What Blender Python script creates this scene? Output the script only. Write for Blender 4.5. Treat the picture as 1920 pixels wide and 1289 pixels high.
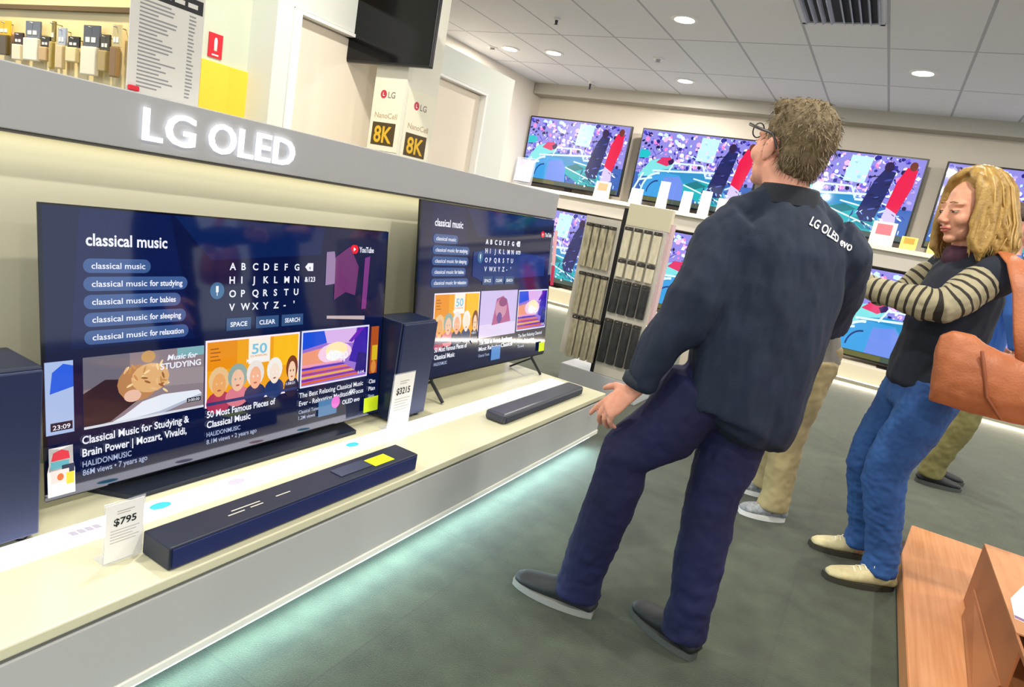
import bpy, bmesh, math, random
from mathutils import Vector, Matrix, noise
from mathutils.bvhtree import BVHTree
for o in list(bpy.data.objects): bpy.data.objects.remove(o)
SC = bpy.context.scene
COL = SC.collection
V = Vector
random.seed(7)

# ------------------------------------------------------------------ camera, world, exposure
cd = bpy.data.cameras.new('camera'); cam = bpy.data.objects.new('camera', cd); COL.objects.link(cam)
cd.sensor_width = 36; cd.lens = 36*1209.52/1920; cd.clip_start = .05
cam.matrix_world = Matrix(((0.846, -0.259516, 0.465764, 0), (0.501862, 0.092586, -0.859978, 0), (0.180055, 0.961291, 0.208568, 1.3), (0, 0, 0, 1)))
SC.camera = cam
w = bpy.data.worlds.new('world'); SC.world = w; w.use_nodes = True
w.node_tree.nodes['Background'].inputs[0].default_value = (.86, .93, 1, 1)
w.node_tree.nodes['Background'].inputs[1].default_value = 1.0
SC.view_settings.view_transform = 'Standard'; SC.view_settings.look = 'None'
SC.view_settings.exposure = 0.0; SC.view_settings.gamma = 1
SC.view_settings.use_curve_mapping = False
LAMP_W = 40.0      # watts of one ceiling downlight

# ------------------------------------------------------------------ materials
def lin(h):
    c = [int(h[i:i+2], 16)/255 for i in (0, 2, 4)]
    return tuple(x/12.92 if x <= .04045 else ((x+.055)/1.055)**2.4 for x in c)+(1,)
MATS = {}
def M(name, hexc, rough=.6, metal=0, emit=0, ecol=None, noise_=None, bump=None, spec=.5, alpha=1, trans=0):
    if name in MATS: return MATS[name]
    m = bpy.data.materials.new(name); m.use_nodes = True; nt = m.node_tree
    b = nt.nodes['Principled BSDF']; c = lin(hexc)
    b.inputs['Base Color'].default_value = c
    b.inputs['Roughness'].default_value = rough; b.inputs['Metallic'].default_value = metal
    b.inputs['Specular IOR Level'].default_value = spec
    b.inputs['Transmission Weight'].default_value = trans
    b.inputs['Alpha'].default_value = alpha
    if emit:
        b.inputs['Emission Color'].default_value = lin(ecol or hexc); b.inputs['Emission Strength'].default_value = emit
    tc = nt.nodes.new('ShaderNodeTexCoord')
    if noise_:
        n = nt.nodes.new('ShaderNodeTexNoise'); n.inputs['Scale'].default_value = noise_[0]; n.inputs['Detail'].default_value = 4
        mp = nt.nodes.new('ShaderNodeMapping'); mp.inputs['Scale'].default_value = noise_[3] if len(noise_) > 3 else (1, 1, 1)
        nt.links.new(tc.outputs['Object'], mp.inputs[0]); nt.links.new(mp.outputs[0], n.inputs['Vector'])
        mx = nt.nodes.new('ShaderNodeMix'); mx.data_type = 'RGBA'
        cr = nt.nodes.new('ShaderNodeMapRange'); cr.inputs[1].default_value = .3; cr.inputs[2].default_value = .7
        nt.links.new(n.outputs['Fac'], cr.inputs[0]); nt.links.new(cr.outputs[0], mx.inputs['Factor'])
        mx.inputs[6].default_value = c; mx.inputs[7].default_value = lin(noise_[1])
        nt.links.new(mx.outputs[2], b.inputs['Base Color'])
    if bump:
        n2 = nt.nodes.new('ShaderNodeTexNoise'); n2.inputs['Scale'].default_value = bump[0]; n2.inputs['Detail'].default_value = 3
        nt.links.new(tc.outputs['Object'], n2.inputs['Vector'])
        bp = nt.nodes.new('ShaderNodeBump'); bp.inputs['Strength'].default_value = bump[1]; bp.inputs['Distance'].default_value = bump[2] if len(bump) > 2 else .01
        nt.links.new(n2.outputs['Fac'], bp.inputs['Height']); nt.links.new(bp.outputs[0], b.inputs['Normal'])
    MATS[name] = m; return m
def SCR(hexc, e=1.0):                       # a colour shown on a lit, glossy screen
    return M('screen_%s_%g' % (hexc, e), '020204', .06, 0, e, hexc, spec=.8)
def brick_mat(name, base, base2, mortar, bw, rh, ms, off, rough, shift, nscale=0):
    m = bpy.data.materials.new(name); m.use_nodes = True; nt = m.node_tree; b = nt.nodes['Principled BSDF']
    g = nt.nodes.new('ShaderNodeNewGeometry'); mp = nt.nodes.new('ShaderNodeMapping'); mp.inputs['Location'].default_value = shift
    br = nt.nodes.new('ShaderNodeTexBrick'); br.inputs['Scale'].default_value = 1; br.inputs['Brick Width'].default_value = bw
    br.inputs['Row Height'].default_value = rh; br.inputs['Mortar Size'].default_value = ms; br.offset = off
    br.inputs['Mortar Smooth'].default_value = .2
    br.inputs['Color1'].default_value = lin(base); br.inputs['Color2'].default_value = lin(base2); br.inputs['Mortar'].default_value = lin(mortar)
    nt.links.new(g.outputs['Position'], mp.inputs[0]); nt.links.new(mp.outputs[0], br.inputs['Vector'])
    b.inputs['Roughness'].default_value = rough
    out = br.outputs['Color']
    if nscale:
        n = nt.nodes.new('ShaderNodeTexNoise'); n.inputs['Scale'].default_value = nscale; n.inputs['Detail'].default_value = 6
        nt.links.new(g.outputs['Position'], n.inputs['Vector'])
        n3 = nt.nodes.new('ShaderNodeTexNoise'); n3.inputs['Scale'].default_value = 9; n3.inputs['Detail'].default_value = 5
        nt.links.new(g.outputs['Position'], n3.inputs['Vector'])
        ad = nt.nodes.new('ShaderNodeMath'); ad.operation = 'ADD'; nt.links.new(n.outputs['Fac'], ad.inputs[0]); nt.links.new(n3.outputs['Fac'], ad.inputs[1])
        mr = nt.nodes.new('ShaderNodeMapRange'); mr.inputs[1].default_value = .6; mr.inputs[2].default_value = 1.4; mr.inputs[3].default_value = .5; mr.inputs[4].default_value = 1.5
        nt.links.new(ad.outputs[0], mr.inputs[0])
        vm = nt.nodes.new('ShaderNodeVectorMath'); vm.operation = 'SCALE'; nt.links.new(out, vm.inputs[0]); nt.links.new(mr.outputs[0], vm.inputs['Scale'])
        out = vm.outputs[0]
        b.inputs['Sheen Weight'].default_value = .3; b.inputs['Sheen Roughness'].default_value = .42; b.inputs['Sheen Tint'].default_value = (1, .97, .9, 1)
        bp = nt.nodes.new('ShaderNodeBump'); bp.inputs['Strength'].default_value = .6; bp.inputs['Distance'].default_value = .004
        nt.links.new(n.outputs['Fac'], bp.inputs['Height']); nt.links.new(bp.outputs[0], b.inputs['Normal'])
    nt.links.new(out, b.inputs['Base Color'])
    return m

# ------------------------------------------------------------------ mesh helpers
def bx(bm, a, b, bev=0, seg=2, mi=0):
    r = bmesh.ops.create_cube(bm, size=1); vs = r['verts']
    a = V(a); b = V(b); c = (a+b)/2; s = b-a
    for v in vs: v.co = V((v.co.x*s.x, v.co.y*s.y, v.co.z*s.z))+c
    fs = list({f for v in vs for f in v.link_faces})
    for f in fs: f.material_index = mi
    if bev:
        es = list({e for v in vs for e in v.link_edges})
        r = bmesh.ops.bevel(bm, geom=es, offset=bev, segments=seg, affect='EDGES', profile=.5)
        for f in r['faces']: f.material_index = mi
    return bm
def ring_frame(t, side):
    t = t.normalized(); s = side - t*side.dot(t)
    if s.length < 1e-4: s = t.orthogonal()
    s.normalize(); return s, t.cross(s)
def loft(bm, pts, side=V((1, 0, 0)), seg=14, cap=.6, mi=0):
    """closed tube through (centre, radius along side, radius across); rounded ends"""
    P = [(V(p[0]), p[1], p[2] if len(p) > 2 else p[1]) for p in pts]
    if cap:
        t0 = (P[0][0]-P[1][0]).normalized(); t1 = (P[-1][0]-P[-2][0]).normalized()
        r0 = min(P[0][1], P[0][2])*cap; r1 = min(P[-1][1], P[-1][2])*cap
        P = [(P[0][0]+t0*r0, P[0][1]*.35, P[0][2]*.35), (P[0][0]+t0*r0*.7, P[0][1]*.75, P[0][2]*.75)]+P+[(P[-1][0]+t1*r1*.7, P[-1][1]*.75, P[-1][2]*.75), (P[-1][0]+t1*r1, P[-1][1]*.35, P[-1][2]*.35)]
    rings = []
    for i, (c, ra, rb) in enumerate(P):
        t = P[min(i+1, len(P)-1)][0]-P[max(i-1, 0)][0]
        s, u = ring_frame(t, V(side))
        rings.append([bm.verts.new(c+s*ra*math.cos(2*math.pi*k/seg)+u*rb*math.sin(2*math.pi*k/seg)) for k in range(seg)])
    fs = []
    for a, b in zip(rings, rings[1:]):
        for k in range(seg): fs.append(bm.faces.new((a[k], a[(k+1) % seg], b[(k+1) % seg], b[k])))
    fs.append(bm.faces.new(rings[0][::-1])); fs.append(bm.faces.new(rings[-1]))
    for f in fs: f.material_index = mi; f.smooth = True
    return bm
def ell(bm, c, r, R=None, seg=18, mi=0):
    res = bmesh.ops.create_uvsphere(bm, u_segments=seg, v_segments=max(8, seg//2+2), radius=1)
    R = R or Matrix.Identity(3)
    for v in res['verts']: v.co = R @ V((v.co.x*r[0], v.co.y*r[1], v.co.z*r[2]))+V(c)
    for f in {f for v in res['verts'] for f in v.link_faces}: f.material_index = mi; f.smooth = True
    return bm
def cyl(bm, p0, p1, r0, r1=None, seg=20, mi=0):
    r1 = r0 if r1 is None else r1
    loft(bm, [(p0, r0, r0), (p1, r1, r1)], seg=seg, cap=0, mi=mi)
    return bm
def prism(bm, pts, ext, mi=0):
    ext = V(ext); a = [bm.verts.new(V(p)) for p in pts]; b = [bm.verts.new(V(p)+ext) for p in pts]; n = len(pts)
    fs = [bm.faces.new(a[::-1]), bm.faces.new(b)]+[bm.faces.new((a[i], a[(i+1) % n], b[(i+1) % n], b[i])) for i in range(n)]
    for f in fs: f.material_index = mi
    bmesh.ops.recalc_face_normals(bm, faces=fs)
    return bm
def NB(): return bmesh.new()
def mk(name, bm, mats, parent=None, smooth=False):
    me = bpy.data.meshes.new(name); bm.to_mesh(me); bm.free()
    for m in (mats if isinstance(mats, (list, tuple)) else [mats]): me.materials.append(m)
    if smooth:
        for p in me.polygons: p.use_smooth = True
    o = bpy.data.objects.new(name, me); COL.objects.link(o)
    if parent: adopt(o, parent)
    return o
def adopt(o, parent):
    o.parent = parent
    o.matrix_parent_inverse = parent.matrix_basis.inverted() if parent.parent is None else (parent.parent.matrix_basis @ parent.matrix_parent_inverse @ parent.matrix_basis).inverted()
    return o
def local(o, parent):               # geometry already in the parent's own coordinates
    o.parent = parent; return o
def tag(o, label, cat, group=None, kind=None):
    o['label'] = label; o['category'] = cat
    if group: o['group'] = group
    if kind: o['kind'] = kind
    return o
def thing(name, label, cat, loc=(0, 0, 0), group=None, mat=None):
    o = bpy.data.objects.new(name, None); COL.objects.link(o); o.empty_display_size = .1
    if mat is not None: o.matrix_basis = mat
    else: o.location = loc
    return tag(o, label, cat, group)
def struct(name, bm, m, parent=None, smooth=False):
    o = mk(name, bm, m, parent, smooth)
    if parent is None: o['kind'] = 'structure'
    return o
def kids(o): return [c for c in COL.objects if c.parent == o]
def dup(o, delta=None, label=None, loc=None):
    r = o.copy(); COL.objects.link(r)
    if delta is not None: r.location = o.location+V(delta)
    if loc is not None: r.location = V(loc)
    if label: r['label'] = label
    for c in kids(o):
        d = c.copy(); COL.objects.link(d); d.parent = r; d.matrix_parent_inverse = c.matrix_parent_inverse
        for e in kids(c):
            f = e.copy(); COL.objects.link(f); f.parent = d; f.matrix_parent_inverse = e.matrix_parent_inverse
    return r
TXT = {}
def text_geo(s, bold):
    k = (s, bold)
    if k in TXT: return TXT[k]
    cu = bpy.data.curves.new('t', 'FONT'); cu.body = s; cu.size = 1; cu.resolution_u = 3; cu.offset = .022 if bold else 0.010
    o = bpy.data.objects.new('t', cu); COL.objects.link(o); bpy.context.view_layer.update()
    me = o.to_mesh(); vs = [v.co.copy() for v in me.vertices]; fs = [tuple(p.vertices) for p in me.polygons]
    o.to_mesh_clear(); bpy.data.objects.remove(o); bpy.data.curves.remove(cu)
    TXT[k] = (vs, fs); return TXT[k]
def text(bm, s, org, xd, yd, cap, mi=0, width=None, bold=False, off=V((0, 0, 0)), ext=None, shear=0, fn=None):
    """flat lettering: baseline-left at org; cap height cap; squeezed to width if given"""
    vs, fs = text_geo(s, bold)
    if not vs: return 0
    x0 = min(v.x for v in vs); x1 = max(v.x for v in vs)
    k = cap/.729; kx = (width/(x1-x0)) if width else k
    xd = V(xd); yd = V(yd); org = V(org)+V(off)
    pos = [org+xd*((v.x-x0)*kx+v.y*k*shear)+yd*(v.y*k) for v in vs]
    if fn: pos = [fn(p) for p in pos]
    bv = [bm.verts.new(p) for p in pos]
    for f in fs:
        try: fc = bm.faces.new([bv[i] for i in f]); fc.material_index = mi
        except ValueError: pass
    if ext is not None:
        b2 = [bm.verts.new(p+V(ext)) for p in pos]
        ec = {}
        for f in fs:
            try: fc = bm.faces.new([b2[i] for i in f][::-1]); fc.material_index = mi
            except ValueError: pass
            for i in range(len(f)):
                e = (f[i], f[(i+1) % len(f)])
                ec[e] = ec.get(e, 0)+1
        for (i, j) in ec:
            if (j, i) not in ec:
                fc = bm.faces.new((bv[j], bv[i], b2[i], b2[j])); fc.material_index = mi
    return (x1-x0)*kx
def fuse(name, bm, voxel, it=6, fac=.5, disp=None, mats=None, pick=None, parent=None):
    """one continuous surface out of overlapping closed solids"""
    me = bpy.data.meshes.new('f'); bmesh.ops.recalc_face_normals(bm, faces=bm.faces); bm.to_mesh(me); bm.free()
    o = bpy.data.objects.new('f', me); COL.objects.link(o)
    r = o.modifiers.new('r', 'REMESH'); r.mode = 'VOXEL'; r.voxel_size = voxel; r.adaptivity = 0
    if it: s = o.modifiers.new('s', 'SMOOTH'); s.iterations = it; s.factor = fac
    dg = bpy.context.evaluated_depsgraph_get(); n = bpy.data.meshes.new_from_object(o.evaluated_get(dg))
    bpy.data.objects.remove(o); n.name = name
    if disp:
        nr = [v.normal.copy() for v in n.vertices]
        for v, q in zip(n.vertices, nr): v.co += q*disp(v.co, q)
    n.materials.clear()
    for m in (mats if isinstance(mats, (list, tuple)) else [mats]): n.materials.append(m)
    for p in n.polygons:
        p.use_smooth = True
        p.material_index = pick(p.center) if pick else 0
    ob = bpy.data.objects.new(name, n); COL.objects.link(ob)
    if parent: adopt(ob, parent)
    return ob

# ------------------------------------------------------------------ palette
cream = M('cream_laminate', 'efeee4', .35)
white = M('white_paint', 'f2f2ee', .5)
wallm = M('wall_paint', 'e6e6de', .7)
beige = M('beige_wall', 'e6dccd', .7)
silver = M('silver_panel', 'b9bab9', .35)
fascia = M('fascia_panel', 'a9aaac', .4)
blackp = M('black_plastic', '0d0f14', .3)
blackg = M('black_gloss', '05060a', .08)
navyp = M('speaker_cabinet', '101c38', .3)
dark = M('dark_metal', '17181c', .4, .3)
grey = M('grey_plastic', '7d7f82', .5)
doorm = M('door_paint', 'f3e6d4', .55)
framem = M('door_frame_paint', 'fbfaf7', .4)
red = M('red_print', 'd4142a', .5)
whitep = M('white_print', 'f6f6f4', .5)
paper = M('white_card', 'efeeec', .5)
inkm = M('black_ink', '191a20', .6)
greym = M('grey_ink', '8e8e90', .6)
lime = M('lime_sticker', 'd6ef10', .5, 0, 0)
stripm = M('light_strip', 'ffffff', .3, 0, 3.0, 'f1f2ff')
acryl = M('clear_acrylic', 'e8ecf4', .05, 0, 0, None, None, None, .5, .25)

# ------------------------------------------------------------------ the room
CZ = 3.05
carpet = brick_mat('carpet', '363f31', '3a4434', '323a2e', 1.0, 1.0, .003, 0, .95, (0, 0, 0), 240)
struct('floor', bx(NB(), (-7, -5, -.1), (7, 8.9, 0)), carpet)
tile = brick_mat('ceiling_tile', 'e9e9ec', 'e6e7eb', 'b4b6bd', .6, 1.2, .012, 0, .7, (-.13, -.22, 0))
struct('ceiling', bx(NB(), (-7, -5, CZ), (7, 8.9, CZ+.1)), tile)
struct('wall_far', bx(NB(), (-5.2, 8.8, 0), (7, 8.9, CZ)), beige)
struct('wall_left', bx(NB(), (-5.2, 2.05, 0), (-5.05, 8.8, CZ)), beige)
struct('trim_1', bx(NB(), (-5.04, 8.55, 2.9), (7, 8.8, CZ)), M('bulkhead_paint', 'b9b5ab', .7))
# partition with the two doors, its top below the ceiling
bm = NB()
bx(bm, (-3.2, 2.4, 0), (-3.0, 2.5, 2.275)); bx(bm, (-3.2, 2.5, 2.09), (-3.0, 4.76, 2.275)); bx(bm, (-3.2, 3.3, 0), (-3.0, 3.72, 2.09)); bx(bm, (-3.2, 4.397, 0), (-3.0, 4.76, 2.09))
struct('wall_partition', bm, M('partition_paint', 'e4e6de', .6))
struct('wall_sign', bx(NB(), (-3.3, 1.95, 0), (-3.2, 2.4, CZ)), M('sign_wall_paint', 'cdd2be', .7))
struct('wall_accessories', bx(NB(), (-6.6, 1.95, 0), (-3.3, 2.05, CZ)), M('warm_wall', 'f1dfae', .7))
def door(n, y0, y1):
    d = struct('door_%d' % n, bx(NB(), (-3.08, y0, 0), (-3.04, y1, 2.06), .004), doorm)
    bm = NB(); f = .05
    bx(bm, (-3.09, y0-f, 0), (-2.988, y0-.004, 2.066)); bx(bm, (-3.09, y1+.004, 0), (-2.988, y1+.03, 2.066)); bx(bm, (-3.09, y0-f, 2.067), (-2.988, y1+.03, 2.085))
    mk('door_frame', bm, framem, d)
    bm = NB(); cyl(bm, (-3.04, y1-.07, 1.0), (-2.99, y1-.07, 1.0), .01); loft(bm, [((-2.985, y1-.07, 1.0), .009), ((-2.985, y1-.19, 1.0), .009)])
    mk('door_handle', bm, M('steel', 'b8b8b8', .3, 1), d)
door(1, 2.555, 3.26); door(2, 3.775, 4.365)
# square column carrying the black television
struct('wall_column', bx(NB(), (-2.845, 3.0, 0), (-2.605, 3.29, CZ)), M('column_paint', 'e9e6d6', .6))

# ------------------------------------------------------------------ ceiling lights
lampglow = M('lamp_glow', 'fff6dc', .4, 0, 14, 'fff3d0')
def downlight(x, y, label, grp=None):
    t = thing('downlight', label, 'ceiling light', (x, y, CZ), grp)
    bm = NB(); seg = 28
    for r0, r1, z0, z1 in ((.115, .115, 0, -.008), (.115, .085, -.008, -.010)):
        a = [bm.verts.new((x+r0*math.cos(2*math.pi*k/seg), y+r0*math.sin(2*math.pi*k/seg), CZ+z0)) for k in range(seg)]
        b = [bm.verts.new((x+r1*math.cos(2*math.pi*k/seg), y+r1*math.sin(2*math.pi*k/seg), CZ+z1)) for k in range(seg)]
        for k in range(seg): bm.faces.new((a[k], b[k], b[(k+1) % seg], a[(k+1) % seg]))
    mk('trim_ring', bm, white, t)
    bm = NB(); cyl(bm, (x, y, CZ-.002), (x, y, CZ-.009), .086, seg=28); mk('lens', bm, lampglow, t)
    ld = bpy.data.lights.new('downlight_lamp', 'AREA'); ld.shape = 'DISK'; ld.size = .16; ld.energy = LAMP_W; ld.color = (1, .95, .86)
    lo = bpy.data.objects.new('downlight_lamp', ld); COL.objects.link(lo); lo.location = (x, y, CZ-.02); adopt(lo, t)
    return t
downlight(-2.0, 5.63, 'lit round downlight nearest the camera, level with the ceiling vent')
downlight(-3.9, 6.9, 'lit round downlight over the doors, left of the other ceiling lights')
downlight(-2.6, 7.8, 'lit round downlight just in front of the far television wall')
downlight(-.2, 6.88, 'lit round downlight on the right side of the ceiling, past the vent')
downlight(-4.45, 6.83, 'lit downlight beside the bulkhead at the left edge of the ceiling')
w_ = downlight(-4.2, 1.2, 'warm downlight over the hanging accessories, out of the frame at top left')
for c_ in kids(w_):
    if c_.type == 'LIGHT': c_.data.color = (1, .86, .56); c_.data.energy = 45
GL = 'downlights outside the frame'
for x in (-2.0, .4, 2.8):
    for y in (-2.8, -.4, 2.0): downlight(x, y, 'lit round downlight in the ceiling behind and above the camera', GL)
for x in (2.2, 4.0): downlight(x, 6.88, 'lit round downlight in the ceiling beyond the right of the frame', 'downlights to the right')
for x in (.4, 2.8): downlight(x, 4.5, 'lit round downlight in the ceiling high over the customers', 'downlights over customers')

# ------------------------------------------------------------------ the display bay on the left
ZS = .324
struct('wall_display', bx(NB(), (-2.05, -.6, 0), (-1.95, 3.56, 1.40)), M('display_back', 'cfccb4', .55))
bay = thing('display_plinth', 'long low cream display plinth along the left, lit from beneath', 'display plinth', (-1.6, 1.5, 0))
mk('plinth_top', bx(NB(), (-1.95, -.6, ZS-.028), (-1.225, 3.52, ZS), .004), M('plinth_top_laminate', 'dad7b8', .25), bay)
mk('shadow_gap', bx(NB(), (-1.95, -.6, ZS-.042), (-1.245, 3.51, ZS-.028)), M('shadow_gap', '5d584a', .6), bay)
mk('front_panel', bx(NB(), (-1.27, -.6, .095), (-1.23, 3.52, ZS-.042), .003), silver, bay)
mk('bottom_rail', bx(NB(), (-1.27, -.6, .07), (-1.225, 3.52, .095), .002), cream, bay)
mk('end_panel', bx(NB(), (-1.93, 3.46, .07), (-1.275, 3.515, ZS-.043)), silver, bay)
mk('plinth_base', bx(NB(), (-1.93, -.6, 0), (-1.45, 3.42, ZS-.043)), grey, bay)
bm = NB(); bx(bm, (-1.40, -.6, .058), (-1.36, 3.4, .068)); mk('kick_light', bm, M('kick_light', 'dff2ff', .4, 0, 9, 'cfeaff'), bay)
ld = bpy.data.lights.new('kick_lamp', 'AREA'); ld.shape = 'RECTANGLE'; ld.size = .05; ld.size_y = 4.0; ld.energy = 22; ld.color = (.62, .9, 1)
lo = bpy.data.objects.new('kick_lamp', ld); COL.objects.link(lo); lo.location = (-1.238, 1.4, .066); lo.rotation_euler = (0, math.radians(-35), 0); adopt(lo, bay)
# bright strip let into the top, with its small printed marks
bm = NB(); bx(bm, (-1.567, -.6, ZS-.004), (-1.475, 3.46, ZS+.0015))
zz = ZS+.0022
def mark(y, pts, mi):
    vs = [bm.verts.new((-1.53+a, y+b, zz)) for a, b in pts]; f = bm.faces.new(vs); f.material_index = mi
for (y, k) in ((1.0, 2), (1.24, 1), (1.52, 3), (1.74, 2)):
    mark(y, [(.018*math.sin(a*.5236), .030*math.cos(a*.5236)) for a in range(12)], k)
for b in (-.03, -.012, .006, .024): mark(.80+b, [(-.012, 0), (-.008, .016), (.014, .018), (.012, .002)], 1)
mk('light_strip', bm, [stripm, M('mark_grey', 'b9b4c4', .5, 0, .35), M('mark_teal', '3fb6cf', .5, 0, .4), M('mark_rose', 'f0c6c4', .5, 0, .5)], bay)

hd = thing('sign_fascia', 'long silver fascia with lit white lettering above the left display', 'sign', (-1.85, 1.5, 1.26))
mk('fascia_board', bx(NB(), (-1.99, -.6, 1.257), (-1.80, 3.57, 1.405), .003), fascia, hd)
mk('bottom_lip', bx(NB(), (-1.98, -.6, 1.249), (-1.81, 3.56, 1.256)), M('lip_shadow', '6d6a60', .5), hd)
mk('added_glow_strip', bx(NB(), (-1.945, -.5, 1.2475), (-1.925, 3.5, 1.2488)), M('added_glow_strip', 'fff3d0', .4, 0, 2, 'fff0c4'), hd)  # glowing strip added out of sight behind the lip, no known fitting
ld = bpy.data.lights.new('added_under_fill', 'AREA'); ld.shape = 'RECTANGLE'; ld.size = .04; ld.size_y = 4.0; ld.energy = 3.2; ld.color = (1, .95, .78)  # added fill light to brighten the bay's back wall and plinth top
lo = bpy.data.objects.new('added_under_fill', ld); COL.objects.link(lo); lo.location = (-1.90, 1.5, 1.2465); adopt(lo, hd)
def letter_word(s, y0, wd):
    bm = NB(); text(bm, s, (-1.789, y0, 1.2875), (0, 1, 0), (0, 0, 1), .088, 0, wd, False, ext=(-.008, 0, 0)); return bm
lit = M('lit_letter', 'ffffff', .4, 0, 1.6, 'f3f4ff')
x = 1.045
for ch, y, wd in (('L', 1.045, .054), ('G', 1.108, .088), ('O', 1.240, .090), ('L', 1.342, .052), ('E', 1.405, .054), ('D', 1.472, .084)): mk('letter', letter_word(ch, y, wd), lit, hd)

# ------------------------------------------------------------------ screens
class Canvas:
    """a picture laid out on a 1920 x 1080 grid, in the screen's own plane"""
    def __init__(s, W, H): s.bm = NB(); s.W = W; s.H = H; s.m = []; s.l = 0
    def mi(s, m):
        if m not in s.m: s.m.append(m)
        return s.m.index(m)
    def p(s, u, v): return V(((u/1920-.5)*s.W, -s.l*.00003, v/1080*s.H))
    def poly(s, pts, m, flat=False):
        s.l += 0 if flat else 1
        f = s.bm.faces.new([s.bm.verts.new(s.p(*q)) for q in pts]); f.material_index = s.mi(m)
        if f.normal.y > 0: f.normal_flip()
    def rect(s, u0, v0, u1, v1, m): s.poly([(u0, v0), (u1, v0), (u1, v1), (u0, v1)], m)
    def ell(s, u, v, a, b, m, n=16, rot=0):
        c, d = math.cos(rot), math.sin(rot)
        s.poly([(u+a*math.cos(t)*c-b*math.sin(t)*d, v+a*math.cos(t)*d+b*math.sin(t)*c) for t in [2*math.pi*k/n for k in range(n)]], m)
    def pill(s, u0, v0, u1, v1, m):
        r = (v1-v0)/2; c = (v0+v1)/2
        s.poly([(u0+r+r*math.cos(t), c+r*math.sin(t)) for t in [math.pi*(.5+k/8) for k in range(9)]]+[(u1-r+r*math.cos(t), c+r*math.sin(t)) for t in [math.pi*(-.5+k/8) for k in range(9)]], m)
    def text(s, t, u, v, cap, m, width=None, bold=False, shear=0):
        s.l += 1
        text(s.bm, t, s.p(u, v), (1, 0, 0), (0, 0, 1), cap/1080*s.H, s.mi(m), width/1920*s.W if width else None, bold, shear=shear)
    def done(s, name, parent):
        o = mk(name, s.bm, s.m); return local(o, parent)

W_ = SCR('f2f4ff', 1.0); WD = SCR('b9c6e8', .9); NAV = SCR('05123f', 1.0); PILL = SCR('3f5d94', 1.0); KEYB = SCR('34537f', 1.0)
def face(c, u, v, a, b, skin, hair, coat):
    c.ell(u, v-b*1.5, a*1.5, b*.9, coat); c.ell(u, v+b*.25, a*1.22, b*1.1, hair); c.ell(u, v-b*.12, a*.8, b*.95, skin)
    c.ell(u-a*.3, v, a*.12, b*.1, hair, 8); c.ell(u+a*.3, v, a*.12, b*.1, hair, 8); c.ell(u, v-b*.55, a*.25, b*.08, SCR('b0604a'), 8)
def tile_reading(c, u0, v0, u1, v1):
    c.rect(u0, v0, u1, v1, SCR('8d7f86')); w = u1-u0; h = v1-v0
    P = lambda a, b: (u0+a*w, v0+b*h)
    c.poly([P(0, .55), P(.35, .62), P(.35, 1), P(0, 1)], SCR('6d6a78')); c.poly([P(.75, .85), P(1, .86), P(1, 1), P(.75, 1)], SCR('7fb0b8'))
    c.poly([P(0, 0), P(.2, .05), P(.42, .3), P(.34, .62), P(.16, .66), P(0, .5)], SCR('33222c'))
    c.poly([P(.55, .45), P(1, .4), P(1, .66), P(.62, .7)], SCR('9c8f94'))
    c.ell(*P(.42, .55), w*.17, h*.27, SCR('b98355')); c.ell(*P(.52, .6), w*.16, h*.22, SCR('e0b078'))
    c.ell(*P(.5, .92), w*.06, h*.09, SCR('c79a62'))
    rnd = random.Random(3)
    for k in range(26):
        c.ell(*P(.3+rnd.random()*.36, .36+rnd.random()*.45), w*.03, h*.018, SCR(rnd.choice(['f4d7a0', '9a6238', 'e9bb86', 'c98f55'])), 8, rnd.random()*3)
    c.ell(*P(.37, .37), w*.07, h*.09, SCR('e8bda6'))
    c.poly([P(.16, 0), P(.3, .1), P(.45, .26), P(.62, .32), P(.95, .3), P(.98, .24), P(.6, .06), P(.3, 0)], SCR('e6ecf6'))
    c.poly([P(.2, .0), P(.6, .07), P(.98, .24), P(.98, .2), P(.62, .03)], SCR('b4bdd0'))
    c.text('Music for', u0+w*.66, v0+h*.83, 24, W_, w*.27, True, .25); c.text('STUDYING', u0+w*.6, v0+h*.70, 26, W_, w*.37, True)
    c.rect(u0+w*.84, v0+h*.12, u0+w*.97, v0+h*.19, SCR('10131f')); c.text('3:00:00', u0+w*.85, v0+h*.132, 13, W_, w*.11)
    c.rect(u0, v0, u1, v0+10, SCR('d8dde8'))
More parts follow.
